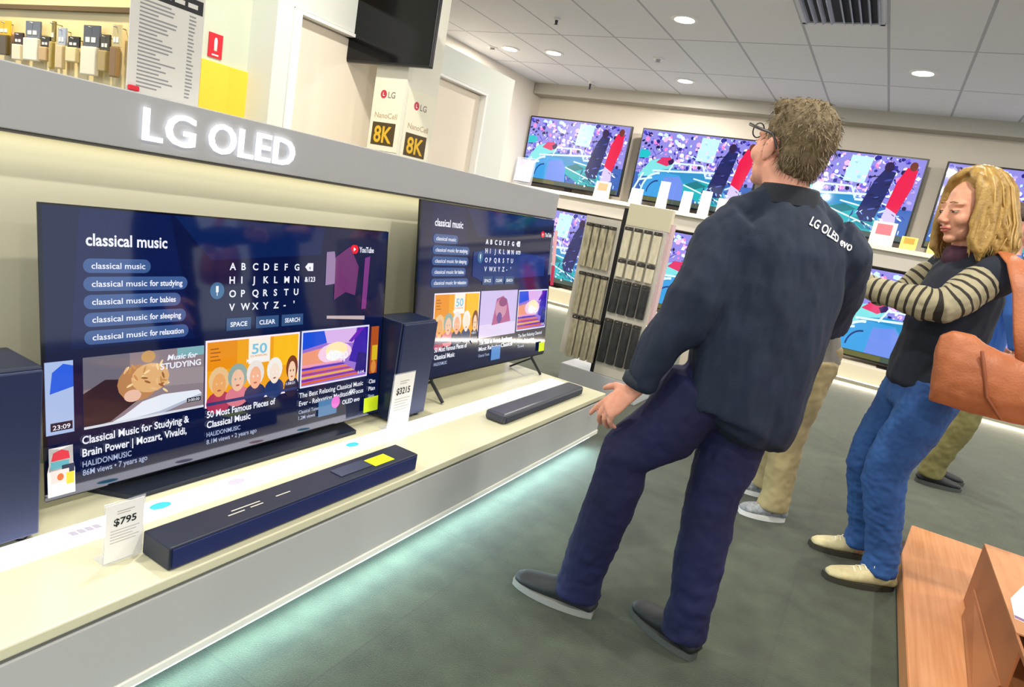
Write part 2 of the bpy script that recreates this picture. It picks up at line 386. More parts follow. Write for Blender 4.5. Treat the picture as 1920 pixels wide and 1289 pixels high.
def tile_fifty(c, u0, v0, u1, v1, frame=True):
    if frame: c.rect(u0-9, v0-9, u1+9, v1+9, SCR('f6e6f4', 1.1))
    w = u1-u0; h = v1-v0; P = lambda a, b: (u0+a*w, v0+b*h)
    c.rect(u0, v0, u1, v1, SCR('f0a30c')); c.rect(u0, v0+h*.55, u0+w*.3, v1, SCR('e98f10')); c.poly([P(.7, .45), P(1, .5), P(1, 1), P(.7, 1)], SCR('fbbd14'))
    c.rect(u0+w*.42, v0+h*.58, u0+w*.66, v1, SCR('f8efe0')); c.text('50', u0+w*.455, v0+h*.74, h*.17, SCR('7ec3e0'), w*.17, True)
    c.text('MASTERPIECES', u0+w*.40, v0+h*.61, h*.055, W_, w*.26, True); c.text('CLASSICAL', u0+w*.44, v0+h*.69, h*.03, SCR('d07048'), w*.19)
    for k in range(4): c.rect(u0+w*.03, v0+h*(.7+.06*k), u0+w*(.13-.02*(k % 2)), v0+h*(.72+.06*k), SCR('a85a12'))
    face(c, u0+w*.12, v0+h*.33, w*.085, h*.2, SCR('e9a765'), SCR('e8c08a'), SCR('b0355a'))
    face(c, u0+w*.31, v0+h*.36, w*.085, h*.19, SCR('eec0a2'), SCR('8fa8a0'), SCR('d97a8c'))
    face(c, u0+w*.50, v0+h*.36, w*.08, h*.2, SCR('f2b08c'), SCR('e9e2dc'), SCR('1c2a5a'))
    face(c, u0+w*.72, v0+h*.38, w*.075, h*.19, SCR('f6e2d0'), SCR('f2efe8'), SCR('22366a'))
    face(c, u0+w*.93, v0+h*.36, w*.06, h*.2, SCR('f4cfae'), SCR('7a3a1c'), SCR('1a1c3a'))
    c.rect(u0, v0, u1, v0+h*.05, SCR('2a3a70')); c.rect(u0+w*.85, v0+h*.1, u0+w*.98, v0+h*.17, SCR('203060')); c.text('1:58:21', u0+w*.86, v0+h*.11, h*.045, W_, w*.11)
def tile_purple(c, u0, v0, u1, v1):
    c.rect(u0-9, v0-9, u1+9, v1+9, SCR('dfe0fa', 1.1)); w = u1-u0; h = v1-v0; P = lambda a, b: (u0+a*w, v0+b*h)
    c.rect(u0, v0, u1, v1, SCR('9a6fd0')); c.poly([P(0, .68), P(.4, .78), P(.35, 1), P(0, 1)], SCR('1d4fd8')); c.poly([P(.35, .75), P(.8, .7), P(.8, 1), P(.3, 1)], SCR('d9b4ec'))
    c.poly([P(.7, .35), P(1, .2), P(1, 1), P(.82, 1)], SCR('3412a8')); c.poly([P(.74, .72), P(.95, 1), P(.86, 1), P(.68, .74)], SCR('6a12b8')); c.poly([P(.8, .1), P(1, .05), P(1, .45), P(.85, .5)], SCR('220a78'))
    c.poly([P(0, .3), P(.35, .4), P(.3, .68), P(0, .62)], SCR('f09a78')); c.ell(*P(.48, .55), w*.26, h*.2, SCR('f6cfe6')); c.ell(*P(.5, .6), w*.17, h*.16, SCR('ffe9b4')); c.ell(*P(.46, .5), w*.12, h*.1, SCR('fffdf2'))
    for k in range(7): c.poly([P(0, .02+.055*k), P(.9-.05*k, .05+.05*k), P(.85-.05*k, .085+.05*k), P(0, .06+.055*k)], SCR(['e2601c', '8a2a90', 'f4b03c', 'b23a7a', 'f07a3c', '5a2cb0', 'f0a0c0'][k]))
    c.text('Sleep', u0+w*.38, v0+h*.42, h*.2, W_, w*.3, True); c.text('1:14', u0+w*.86, v0+h*.05, h*.06, W_, w*.1, True)
def tile_portrait(c, u0, v0, u1, v1):
    w = u1-u0; h = v1-v0; P = lambda a, b: (u0+a*w, v0+b*h)
    c.rect(u0, v0, u1, v1, SCR('cbbcec')); c.rect(u0, v0, u1, v0+h*.28, SCR('ddd0f2'))
    c.poly([P(.32, .25), P(.42, .82), P(.6, .88), P(.74, .7), P(.84, .3)], SCR('b0508c')); c.ell(*P(.55, .6), w*.16, h*.22, SCR('c98aa8')); c.ell(*P(.52, .4), w*.07, h*.12, SCR('5a3a90')); c.ell(*P(.6, .74), w*.12, h*.1, SCR('8a3a78'))
def menu_base(c, n123=True):
    c.rect(-14, -6, 1934, 1086, SCR('020616', 1.0)); c.rect(0, 0, 1920, 1080, NAV)
    c.rect(0, 0, 1920, 560, SCR('04103a')); c.poly([(90, 560), (620, 560), (500, 1080), (130, 1080)], SCR('07184c')); c.poly([(700, 900), (1380, 940), (1400, 1080), (520, 1080)], SCR('082055'))
    c.text('classical music', 152, 945, 46, W_, 335, True)
def search_ui(c, order):
    for k, (t1, t2, r) in enumerate(order):
        v = 870-k*68
        c.pill(140, v-27, r, v+27, PILL)
        wd = (r-140-56); n1 = 225 if t2 else wd
        c.text(t1, 172, v-11, 24, W_, n1)
        if t2: c.text(t2, 172+n1+12, v-11, 24, W_, wd-n1-12, True)
    c.ell(735, 765, 38, 38, SCR('3a6a96'), 20); c.rect(728, 758, 742, 786, W_); c.rect(733, 742, 737, 760, W_)
    rows = ['ABCDEFG', 'HIJKLMN', 'OPQRSTU', "VWXYZ-'"]
    for r, row in enumerate(rows):
        for k, ch in enumerate(row): c.text(ch, 800+k*66, 858-r*62, 33, W_, None, True)
    c.poly([(1268, 875), (1288, 895), (1325, 895), (1325, 855), (1288, 855)], W_); c.text('x', 1294, 864, 18, NAV, None, True)
    c.text('&123', 1268, 800, 26, W_, 74, True)
    for t, u0, u1 in (('SPACE', 787, 928), ('CLEAR', 957, 1100), ('SEARCH', 1120, 1266)):
        c.rect(u0, 580, u1, 637, KEYB); c.text(t, u0+22, 597, 22, W_, u1-u0-44, True)
def logo_mark(c, u, v):
    c.pill(u, v-24, u+66, v+24, SCR('e8102a', 1.1)); c.poly([(u+26, v-12), (u+26, v+12), (u+46, v)], W_); c.text('YouTube', u+74, v-16, 32, W_, 125, True)
ORD1 = [('classical music', '', 413), ('classical music', 'for studying', 583), ('classical music', 'for babies', 551), ('classical music', 'for sleeping', 577), ('classical music', 'for relaxation', 590)]
ORD2 = [('classical music', '', 430), ('classical music', 'for studying', 583), ('classical music', 'for sleeping', 577), ('classical music', 'for babies', 551), ('classical music', 'for relaxation', 590)]

def tilted(xb, zb, xt, zt, y0, y1):
    up = V((xt-xb, 0, zt-zb)); H = up.length; up.normalize(); X = V((0, 1, 0)); Y = up.cross(X)
    m = Matrix((X, Y, up)).transposed().to_4x4(); m.translation = V((xb, (y0+y1)/2, zb)); return m, y1-y0, H

# nearer television
m, W1, H1 = tilted(-1.665, .360, -1.745, 1.097, .787, 2.016)
tv1 = thing('television', 'nearer large television on the left plinth, showing a navy music search menu', 'television', mat=m)
local(mk('tv_panel', bx(NB(), (-W1/2-.006, .002, -.008), (W1/2+.005, .012, H1+.006), .002), blackg), tv1)
local(mk('tv_back', bx(NB(), (-W1*.36, .012, .03), (W1*.36, .05, H1*.5), .008), blackp), tv1)
c = Canvas(W1, H1); menu_base(c); search_ui(c, ORD1); logo_mark(c, 1605, 976)
for pts, col in (([(1420, 780), (1420, 955), (1480, 960), (1520, 790)], 'a88ab8'), ([(1490, 700), (1490, 930), (1600, 990), (1680, 880), (1660, 720), (1580, 740)], '7a3478'), ([(1720, 640), (1730, 930), (1775, 940), (1760, 640)], '8a3a90')): c.poly(pts, SCR(col, .8))
c.poly([(1440, 600), (1440, 616), (1752, 600), (1752, 578)], SCR('d8c4c8', .8))
c.rect(-6, 245, 96, 520, SCR('a9bfe8')); c.poly([(10, 400), (96, 420), (96, 500), (60, 510), (20, 480)], SCR('1c5fe0')); c.rect(10, 258, 90, 290, SCR('0a1030')); c.text('23:09', 18, 263, 18, W_, 64)
tile_reading(c, 132, 243, 668, 524); tile_fifty(c, 684, 242, 1236, 534); tile_purple(c, 1266, 250, 1786, 536)
c.rect(1816, 250, 1884, 532, SCR('b0501c')); c.rect(1830, 330, 1880, 420, SCR('d8b820')); c.ell(1850, 290, 24, 40, SCR('d88a3c'))
c.text('Classical Music for Studying &', 122, 188, 32, W_, 470, True); c.text('Brain Power | Mozart, Vivaldi,', 122, 138, 32, W_, 458, True); c.text('HALIDONMUSIC', 122, 96, 24, WD, 200); c.text('86M views • 7 years ago', 122, 62, 24, WD, 270)
c.text('50 Most Famous Pieces of', 684, 188, 32, W_, 405, True); c.text('Classical Music', 684, 140, 32, W_, 250, True); c.text('HALIDONMUSIC', 684, 98, 22, WD, 190); c.text('8.1M views • 2 years ago', 684, 64, 22, WD, 290)
c.text('The Best Relaxing Classical Music', 1254, 190, 28, W_, 510); c.text('Ever - Relaxation Meditation Focus', 1254, 146, 28, W_, 515); c.text('Classical Tunes', 1254, 104, 20, WD, 150); c.text('1.2M views', 1254, 72, 20, WD, 120)
c.text('Clas', 1816, 190, 26, W_, 60); c.text('Pian', 1816, 146, 26, W_, 60); c.text('Sleep', 1816, 104, 20, WD, 56)
c.rect(1400, 60, 1545, 150, SCR('4f7fb0')); c.pill(1500, 90, 1570, 160, SCR('f07ad8')); c.text('4K', 1640, 150, 30, W_, None, True); c.text('OLED evo', 1590, 100, 26, W_, 150, True)
c.done('screen', tv1)
def decal(parent, name, W, H, u0, v0, u1, v1, mt, y=-.0125):
    a = ((u0/1920-.5)*W, y, v0/1080*H); b = ((u1/1920-.5)*W, y+.0008, v1/1080*H); o = local(mk(name, bx(NB(), a, b), mt), parent); return o
st = decal(tv1, 'sticker', W1, H1, 1770, 20, 1900, 108, lime); st['label'] = 'lime green sticker'
c = Canvas(W1, H1); c.l = 400
EN = lambda h: M('print_'+h, h, .5)
c.pill(-12, 12, 88, 200, EN('f1eeee')); c.rect(-12, 12, 88, 110, EN('f1eeee')); c.poly([(2, 150), (10, 180), (40, 190), (66, 178), (70, 150)], EN('d8283c')); c.rect(0, 118, 66, 146, EN('5aa8b8')); c.rect(40, 96, 86, 128, EN('1c2a4a')); c.rect(0, 62, 66, 112, EN('f2d8d4')); c.rect(56, 50, 84, 96, EN('f0d030')); c.ell(34, 84, 12, 14, EN('d86a2a'))
c.done('energy_label', tv1)
bm = NB()
prism(bm, [(-.60, -.02, 0), (.54, -.02, 0), (.575, -.10, 0), (-.49, -.10, 0)], (0, 0, .001))
bm.free(); bm = NB()
prism(bm, [(-1.60, .965, ZS+.001), (-1.60, 1.83, ZS+.001), (-1.72, 1.86, ZS+.001), (-1.72, .90, ZS+.001)], (0, 0, .014))
bx(bm, (-1.76, 1.1, ZS+.004), (-1.70, 1.66, ZS+.09), .004)
mk('stand', bm, M('stand_metal', '2a3040', .3, .4), tv1)

# farther television
m, W2, H2 = tilted(-1.69, .446, -1.79, 1.243, 2.262, 3.54)
tv2 = thing('television', 'farther large television at the end of the left plinth, on two thin feet', 'television', mat=m)
local(mk('tv_panel', bx(NB(), (-W2/2-.008, .002, -.012), (W2/2+.008, .012, H2+.006), .002), blackg), tv2)
local(mk('tv_back', bx(NB(), (-W2*.36, .012, .03), (W2*.36, .05, H2*.5), .008), blackp), tv2)
c = Canvas(W2, H2); menu_base(c)
search_ui(c, ORD2); logo_mark(c, 1690, 966)
c.poly([(640, 800), (900, 830), (1400, 810), (1800, 790), (1800, 640), (1200, 620), (900, 570), (640, 640)], SCR('0c3f96', .6))  # blue swoosh of a reflection, painted into the screen picture
search_ui(c, ORD2)
tile_fifty(c, 195, 212, 752, 524); tile_portrait(c, 775, 205, 1340, 536); tile_purple(c, 1372, 225, 1890, 522)
c.text('50 Most Famous Pieces of', 215, 160, 32, W_, 405, True); c.text('Classical Music', 215, 112, 32, W_, 250, True); c.text('HALIDONMUSIC', 215, 72, 22, WD, 160)
c.text('The Best of Mozart, Beethoven', 790, 160, 30, W_, 510, True); c.text('Most Relaxing Classical', 790, 115, 30, W_, 520, True); c.text('Classical Tunes', 790, 72, 20, WD, 160); c.rect(980, 30, 1120, 130, SCR('5a8fd0'))
c.text('The Best Relaxing Classical', 1400, 165, 26, W_, 440); c.text('Ever - Relaxation', 1400, 125, 26, W_, 300); c.text('Tunes', 1400, 85, 20, WD, 120)
c.text('23:09', 20, 330, 24, W_, 80); c.text('2.9K', 20, 270, 24, W_, 120)
c.done('screen', tv2)
for nm, a, b_, hc in (('side_label', 730, 1010, 'f2b4bc'), ('side_label', 560, 725, 'c8144e')):
    o_ = local(mk(nm, bx(NB(), (W2/2+.009, -.008, a/1080*H2), (W2/2+.050, -.005, b_/1080*H2), .001), M('label_'+hc, hc, .5)), tv2); o_['label'] = 'pale pink label' if hc[0] == 'f' else 'magenta label'
local(mk('label_clip', bx(NB(), (W2/2-.02, -.0049, .60*H2), (W2/2+.045, .0019, .88*H2)), acryl), tv2)
st = decal(tv2, 'sticker', W2, H2, 1790, 20, 1895, 95, lime); st['label'] = 'lime green sticker'
for y in (2.42, 3.42):
    bm = NB(); loft(bm, [((-1.70, y, .445), .012, .006), ((-1.70, y, .42), .012, .006), ((-1.63, y+.02, ZS+.008), .012, .006)], (0, 1, 0), 8, .2)
    loft(bm, [((-1.70, y, .42), .012, .006), ((-1.83, y-.01, ZS+.008), .012, .006)], (0, 1, 0), 8, .2); mk('foot', bm, dark, tv2)

# subwoofers and soundbars
def subwoofer(label, x0, x1, y0, y1, z1):
    t = thing('subwoofer', label, 'speaker', ((x0+x1)/2, (y0+y1)/2, ZS))
    mk('cabinet', bx(NB(), (x0, y0, ZS+.012), (x1-.012, y1, z1), .006), navyp, t)
    mk('front_cloth', bx(NB(), (x1-.0115, y0+.004, ZS+.016), (x1, y1-.004, z1-.006), .004), M('speaker_cloth', '10204a', .45, bump=(900, .3, .002)), t)
    for a in (x0+.03, x1-.03):
        for b in (y0+.03, y1-.03):
            bm = NB(); cyl(bm, (a, b, ZS+.0005), (a, b, ZS+.012), .014, seg=12); mk('foot', bm, blackp, t)
subwoofer('dark navy box subwoofer at the left edge of the frame, beside the nearer television', -1.735, -1.555, .42, .72, .755)
subwoofer('dark navy box subwoofer standing between the two left televisions', -1.75, -1.592, 2.024, 2.25, .758)
def soundbar(label, x0, x1, y0, y1, z1, bev):
    t = thing('soundbar', label, 'soundbar', ((x0+x1)/2, (y0+y1)/2, ZS))
    return t
sb = soundbar('large navy box soundbar with a lime sticker on the plinth edge', -1.345, -1.245, .845, 1.765, .386, .004)
mk('body', bx(NB(), (-1.352, .845, ZS+.0023), (-1.246, 1.765, .386), .004), M('soundbar_body', '1b2338', .45), sb)
mk('grille', bx(NB(), (-1.247, .853, ZS+.006), (-1.243, 1.757, .380), .001), M('soundbar_cloth', '0b1f5c', .6, bump=(1200, .4, .002)), sb)
mk('control_panel', bx(NB(), (-1.325, 1.42, .3865), (-1.275, 1.56, .389), .001), M('dark_label', '39425a', .35), sb)
st = mk('sticker', bx(NB(), (-1.318, 1.565, .3866), (-1.265, 1.66, .3875)), lime, sb); st['label'] = 'lime green sticker'
bm = NB()
for k, (a, b, wd) in enumerate(((1.03, -1.29, .05), (1.10, -1.292, .04), (1.05, -1.305, .09), (1.19, -1.30, .05))): bx(bm, (b, a, .3866), (b+.004, a+wd, .3869))
mk('printed_line', bm, M('print_cream', 'd8cfc0', .5), sb)
sb2 = soundbar('slim dark soundbar at the far end of the plinth edge', -1.40, -1.30, 2.46, 3.33, .372, .012)
mk('body', bx(NB(), (-1.405, 2.46, ZS+.0023), (-1.30, 3.345, .372), .014, 3), M('soundbar_dark', '3b3f4c', .35), sb2)
mk('grille', bx(NB(), (-1.301, 2.48, ZS+.008), (-1.297, 3.325, .358), .001), M('soundbar_cloth_dark', '1c2740', .6, bump=(1200, .4, .002)), sb2)
# price cards on the plinth
def plinth_card(label, x, y0, y1, z1, big, wbig, rz=0):
    t = thing('price_card', label, 'price card', (x, (y0+y1)/2, ZS))
    mk('holder', bx(NB(), (x-.003, y0, ZS), (x-.001, y1, z1+.004), .0005), acryl, t)
    mk('holder_foot', bx(NB(), (x-.045, y0+.004, ZS+.0005), (x-.0005, y1-.004, ZS+.003)), acryl, t)
    bm = NB(); bx(bm, (x, y0+.004, ZS+.006), (x+.001, y1-.004, z1)); w = y1-y0; h = z1-ZS
    text(bm, big, (x+.0016, y0+w*.5-wbig/2, z1-h*.36), (0, 1, 0), (0, 0, 1), h*.12, 1, wbig, True)
    for k in range(2): bx(bm, (x+.0011, y0+w*.3, z1-h*(.14+.04*k)), (x+.0014, y0+w*(.72-.1*k), z1-h*(.125+.04*k)), mi=2)
    for k in range(5): bx(bm, (x+.0011, y0+w*.16, z1-h*(.45+.05*k)), (x+.0014, y0+w*(.86-.08*(k % 3)), z1-h*(.438+.05*k)), mi=2)
    mk('card', bm, [paper, inkm, M('print_pale', 'b6b3b0', .6)], t)
plinth_card('white price card reading 795 dollars, left of the large soundbar', -1.357, .755, .85, .476, '$795', .052)
plinth_card('taller white price card in front of the right subwoofer', -1.548, 1.95, 2.085, .562, '$3215', .085)
# laminated list standing on the fascia
t = thing('list_card', 'large laminated price list standing on top of the silver fascia', 'sign', (-1.9, 1.16, 1.405))
bm = NB(); bx(bm, (-1.903, 1.055, 1.405), (-1.900, 1.268, 1.722))
rnd = random.Random(5)
bx(bm, (-1.8999, 1.11, 1.664), (-1.8994, 1.262, 1.702), mi=1)
for k in range(3): bx(bm, (-1.8993, 1.135+.04*k, 1.676), (-1.8989, 1.165+.04*k, 1.688), mi=0)
for k in range(23):
    z = 1.651-k*.0102; bx(bm, (-1.8999, 1.08, z), (-1.8995, 1.08+.05+.06*rnd.random(), z+.0042), mi=2)
    bx(bm, (-1.8999, 1.222, z), (-1.8995, 1.236+.008*rnd.random(), z+.0042), mi=2)
mk('sheet', bm, [M('laminate_sheet', 'd9d7d0', .3), inkm, greym], t)
mk('clip', bx(NB(), (-1.899, 1.057, 1.412), (-1.888, 1.085, 1.426), .003), red, t)

# ------------------------------------------------------------------ on the left walls and the column
t = thing('fire_sign', 'small red sign with a white mark on the pale wall above the yellow board', 'sign', (-3.198, 2.2, 1.8))
bm = NB(); bx(bm, (-3.199, 2.165, 1.742), (-3.193, 2.242, 1.858)); mk('plate', bm, red, t)
bm = NB(); loft(bm, [((-3.192, 2.203, 1.775), .009, .001), ((-3.192, 2.203, 1.825), .009, .001), ((-3.192, 2.203, 1.838), .004, .001)], (0, 1, 0), 12, .3)
bx(bm, (-3.1929, 2.185, 1.752), (-3.1922, 2.222, 1.759)); mk('pictogram', bm, whitep, t)
t = thing('notice_board', 'yellow square board on the pale wall below the red sign', 'board', (-3.19, 2.28, 1.5))
mk('panel', bx(NB(), (-3.199, 2.13, 1.40), (-3.185, 2.425, 1.722), .003), M('yellow_board', 'f6cf3a', .5), t)
mk('edge', bx(NB(), (-3.199, 2.425, 1.40), (-3.184, 2.432, 1.722)), M('board_edge', '8d7a3a', .5), t)
# accessories hanging on the warm wall at the upper left
pw = thing('wall_rail', 'dark horizontal rail above the hanging accessories at top left', 'rail', (-5, 1.945, 1.88))
mk('rail', bx(NB(), (-6.5, 1.925, 1.862), (-3.42, 1.948, 1.885)), M('rail_brown', '6a5326', .5), pw)
gold = M('warm_card', 'e8dcb4', .6); ACC = 'accessory packs hanging on the warm wall'
packs = [(-4.70, .13, 1.79, 1.60, 'f2c21a', '5a4a20', 'yellow and black carded accessory at the far left of the warm wall'), (-4.53, .10, 1.73, 1.58, '3a2420', 'f2e6cc', 'dark brown carded accessory right of the yellow pack'), (-4.37, .16, 1.795, 1.585, '6d7486', 'f0ece0', 'grey and white carded accessory right of the dark brown pack'), (-4.23, .09, 1.72, 1.59, '35302a', 'c9a878', 'small black carded accessory left of the thin olive tool'), (-4.15, .035, 1.80, 1.555, '8a7a40', 'b7a35c', 'thin olive stick accessory on the warm wall'), (-4.06, .08, 1.77, 1.56, 'aab4cc', 'd8c49a', 'pale blue carded accessory right of the thin olive stick'), (-3.94, .11, 1.73, 1.60, '2a2620', 'e8d8a8', 'black frame shaped pack in the middle of the warm wall'), (-3.77, .15, 1.79, 1.545, '555a66', 'efe8d6', 'dark grey and white carded accessory right of the black frame pack'), (-3.64, .08, 1.75, 1.57, '4a4434', 'b09a60', 'dark speckled narrow pack next to the price list'), (-3.54, .07, 1.80, 1.55, 'c8b98a', '8a6a3c', 'tall tan narrow pack half behind the price list')]
for i, (x, wd, z1, z0, ca, cb, lb) in enumerate(packs):
    t = thing('accessory_pack', lb, 'accessory', (x, 1.93, z0), ACC)
    mk('header_card', bx(NB(), (x-wd/2, 1.905, z1-(z1-z0)*.42), (x+wd/2, 1.915, z1), .002), M('pk_'+ca, ca, .5), t)
    mk('blister', bx(NB(), (x-wd/2+.004, 1.89, z0), (x+wd/2-.004, 1.914, z1-(z1-z0)*.43), .006), M('pk_'+cb, cb, .35), t)
    bm = NB(); bx(bm, (x-wd*.32, 1.902, z1-(z1-z0)*.34), (x-wd*.06, 1.9045, z1-(z1-z0)*.24)); bx(bm, (x+wd*.04, 1.902, z1-(z1-z0)*.34), (x+wd*.3, 1.9045, z1-(z1-z0)*.24)); mk('print', bm, whitep, t)
    bm = NB(); cyl(bm, (x, 1.89, z1-.012), (x, 1.95, z1-.012), .003, seg=8); mk('hook', bm, M('steel', 'b8b8b8', .3, 1), t)
# black television up on the column
t = thing('television', 'switched-off black television mounted high on the square column', 'television', (-2.752, 2.93, 1.93))
mk('housing', bx(NB(), (-3.086, 2.945, 1.932), (-2.412, 2.975, 2.345), .006), blackp, t)
mk('screen', bx(NB(), (-3.079, 2.9425, 1.946), (-2.419, 2.9455, 2.338)), M('dark_screen', '06070c', .12, spec=.3), t)
mk('wall_mount', bx(NB(), (-2.83, 2.975, 2.02), (-2.62, 2.999, 2.26)), dark, t)
gold8 = M('gold_print', 'e8b92c', .4, .2); brown8 = M('dark_brown_print', '4a3810', .5)
def poster(label, org, xd, nrm, wd):
    t = thing('poster', label, 'poster', org); org = V(org); xd = V(xd); n = V(nrm); Z = V((0, 0, 1))
    P = lambda a, b, d: org+xd*a+Z*b+n*d
    def quad(bm, a0, b0, a1, b1, d, mi): 
        f = bm.faces.new([bm.verts.new(P(*q, d)) for q in ((a0, b0), (a1, b0), (a1, b1), (a0, b1))]); f.material_index = mi
    bm = NB(); prism(bm, [P(0, 0, .0008), P(wd, 0, .0008), P(wd, .40, .0008), P(0, .40, .0008)], n*.0012, 0)
    mk('sheet', bm, M('poster_sheet', 'eee9d2', .5), t)
    k = wd/.22; PM = [M('logo_red', 'c8324a', .5), M('logo_grey', '8f857c', .5), M('tan_print', 'c0a684', .5), brown8, whitep, gold8]
    bm = NB(); f = bm.faces.new([bm.verts.new(P(wd*.34+.024*math.cos(a*.3927), .318+.024*math.sin(a*.3927), .0026)) for a in range(16)]); f.material_index = 0
    f = bm.faces.new([bm.verts.new(P(wd*.34+a, .318+b, .0030)) for a, b in ((-.006, .010), (-.002, .010), (-.002, -.006), (.008, -.006), (.008, -.010), (-.006, -.010))]); f.material_index = 4
    mk('round_logo', bm, PM, t)
    bm = NB(); text(bm, 'LG', P(wd*.34+.034, .300, .0026), xd, Z, .036, 1, .052*k, True); mk('logo_lettering', bm, PM, t)
    bm = NB(); text(bm, 'NanoCell', P(wd*.13, .185, .0026), xd, Z, .032, 2, wd*.74); mk('lettering', bm, PM, t)
    bm = NB(); quad(bm, wd*.10, .03, wd*.86, .160, .0026, 3); text(bm, '8K', P(wd*.18, .048, .0032), xd, Z, .095, 5, wd*.60, True); mk('badge', bm, PM, t)
poster('paper poster with gold 8K on the left face of the square column', (-2.842, 2.9985, 1.462), (1, 0, 0), (0, -1, 0), .232)
poster('paper poster with gold 8K on the right face of the square column', (-2.6035, 3.02, 1.432), (0, 1, 0), (1, 0, 0), .258)

# ------------------------------------------------------------------ ceiling fittings
t = thing('air_vent', 'slatted square air vent in the ceiling at the top of the frame', 'air vent', (-.78, 5.35, CZ))
bm = NB()
x0, x1, y0, y1 = -1.06, -.49, 5.06, 5.63
for a, b in (((x0, y0), (x1, y0+.03)), ((x0, y1-.03), (x1, y1)), ((x0, y0), (x0+.03, y1)), ((x1-.03, y0), (x1, y1))): bx(bm, (*a, CZ-.014), (*b, CZ))
mk('frame', bm, M('vent_frame', 'd9dbe2', .5), t)
mk('recess', bx(NB(), (x0+.03, y0+.03, CZ-.003), (x1-.03, y1-.03, CZ-.001)), M('vent_dark', '2a2c34', .8), t)
bm = NB(); n = 9
for k in range(n):
    x = x0+.05+k*(x1-x0-.1)/(n-1); o = .018 if k >= n//2 else -.018
    prism(bm, [(x, y0+.03, CZ-.002), (x+.006, y0+.03, CZ-.002), (x+.006+o, y0+.03, CZ-.026), (x+o, y0+.03, CZ-.026)], (0, y1-y0-.06, 0))
mk('slats', bm, M('vent_slat', 'aab0c2', .4), t)
def rose(name, x, y, label, cat, r, h, col):
    t = thing(name, label, cat, (x, y, CZ))
    bm = NB(); cyl(bm, (x, y, CZ), (x, y, CZ-h*.35), r, r*.9); mk('base', bm, whitep, t)
    bm = NB(); cyl(bm, (x, y, CZ-h*.35), (x, y, CZ-h), r*.45, r*.3); bx(bm, (x-r*.5, y-.006, CZ-h-.004), (x+r*.5, y+.006, CZ-h)); mk('head', bm, M('fit_'+col, col, .5), t)
rose('sprinkler', -3.26, 5.71, 'small ceiling sprinkler nearest the top of the frame, left of the bright downlight', 'sprinkler', .035, .05, '3a3c44')
rose('smoke_detector', -2.64, 6.9, 'round grey smoke detector on the ceiling between two downlights', 'smoke detector', .06, .035, 'b4b4b8')
rose('sprinkler', -4.0, 8.2, 'small ceiling sprinkler close to the far bulkhead', 'sprinkler', .035, .10, '3a3c44')
rose('speaker_grille', -4.7, 6.83, 'small grey ceiling fitting at the left bulkhead beside the leftmost downlight', 'ceiling fitting', .07, .02, '9a9a94')

# ------------------------------------------------------------------ the far television wall
fs = thing('television_shelf', 'long cream shelf across the far wall under the upper televisions', 'shelf', (0, 8.6, 1.5))
mk('board', bx(NB(), (-5.03, 8.35, 1.545), (3.6, 8.799, 1.595), .003), M('far_shelf', 'f4ecdc', .5, 0, 0), fs)
mk('valance', bx(NB(), (-5.03, 8.40, 1.36), (3.6, 8.799, 1.5445)), M('valance_grey', 'c4beb4', .6), fs)
fp = thing('far_plinth', 'low cream plinth along the foot of the far television wall', 'display plinth', (0, 8.5, 0))
mk('plinth', bx(NB(), (-5.04, 8.30, .06), (3.6, 8.799, .235), .003), M('far_plinth_paint', 'e9dcc2', .6), fp)
mk('base', bx(NB(), (-5.03, 8.40, 0), (3.6, 8.799, .0598)), grey, fp)
mk('floor_light', bx(NB(), (-5.03, 8.315, .048), (3.6, 8.335, .0595)), M('floor_light', 'fff0c8', .4, 0, 9, 'ffedc0'), fp)
ld = bpy.data.lights.new('floor_lamp', 'AREA'); ld.shape = 'RECTANGLE'; ld.size = 8.4; ld.size_y = .05; ld.energy = 70; ld.color = (1, .92, .76)
lo = bpy.data.objects.new('floor_lamp', ld); COL.objects.link(lo); lo.location = (-.7, 8.28, .06); lo.rotation_euler = (math.radians(-25), 0, 0); adopt(lo, fp)

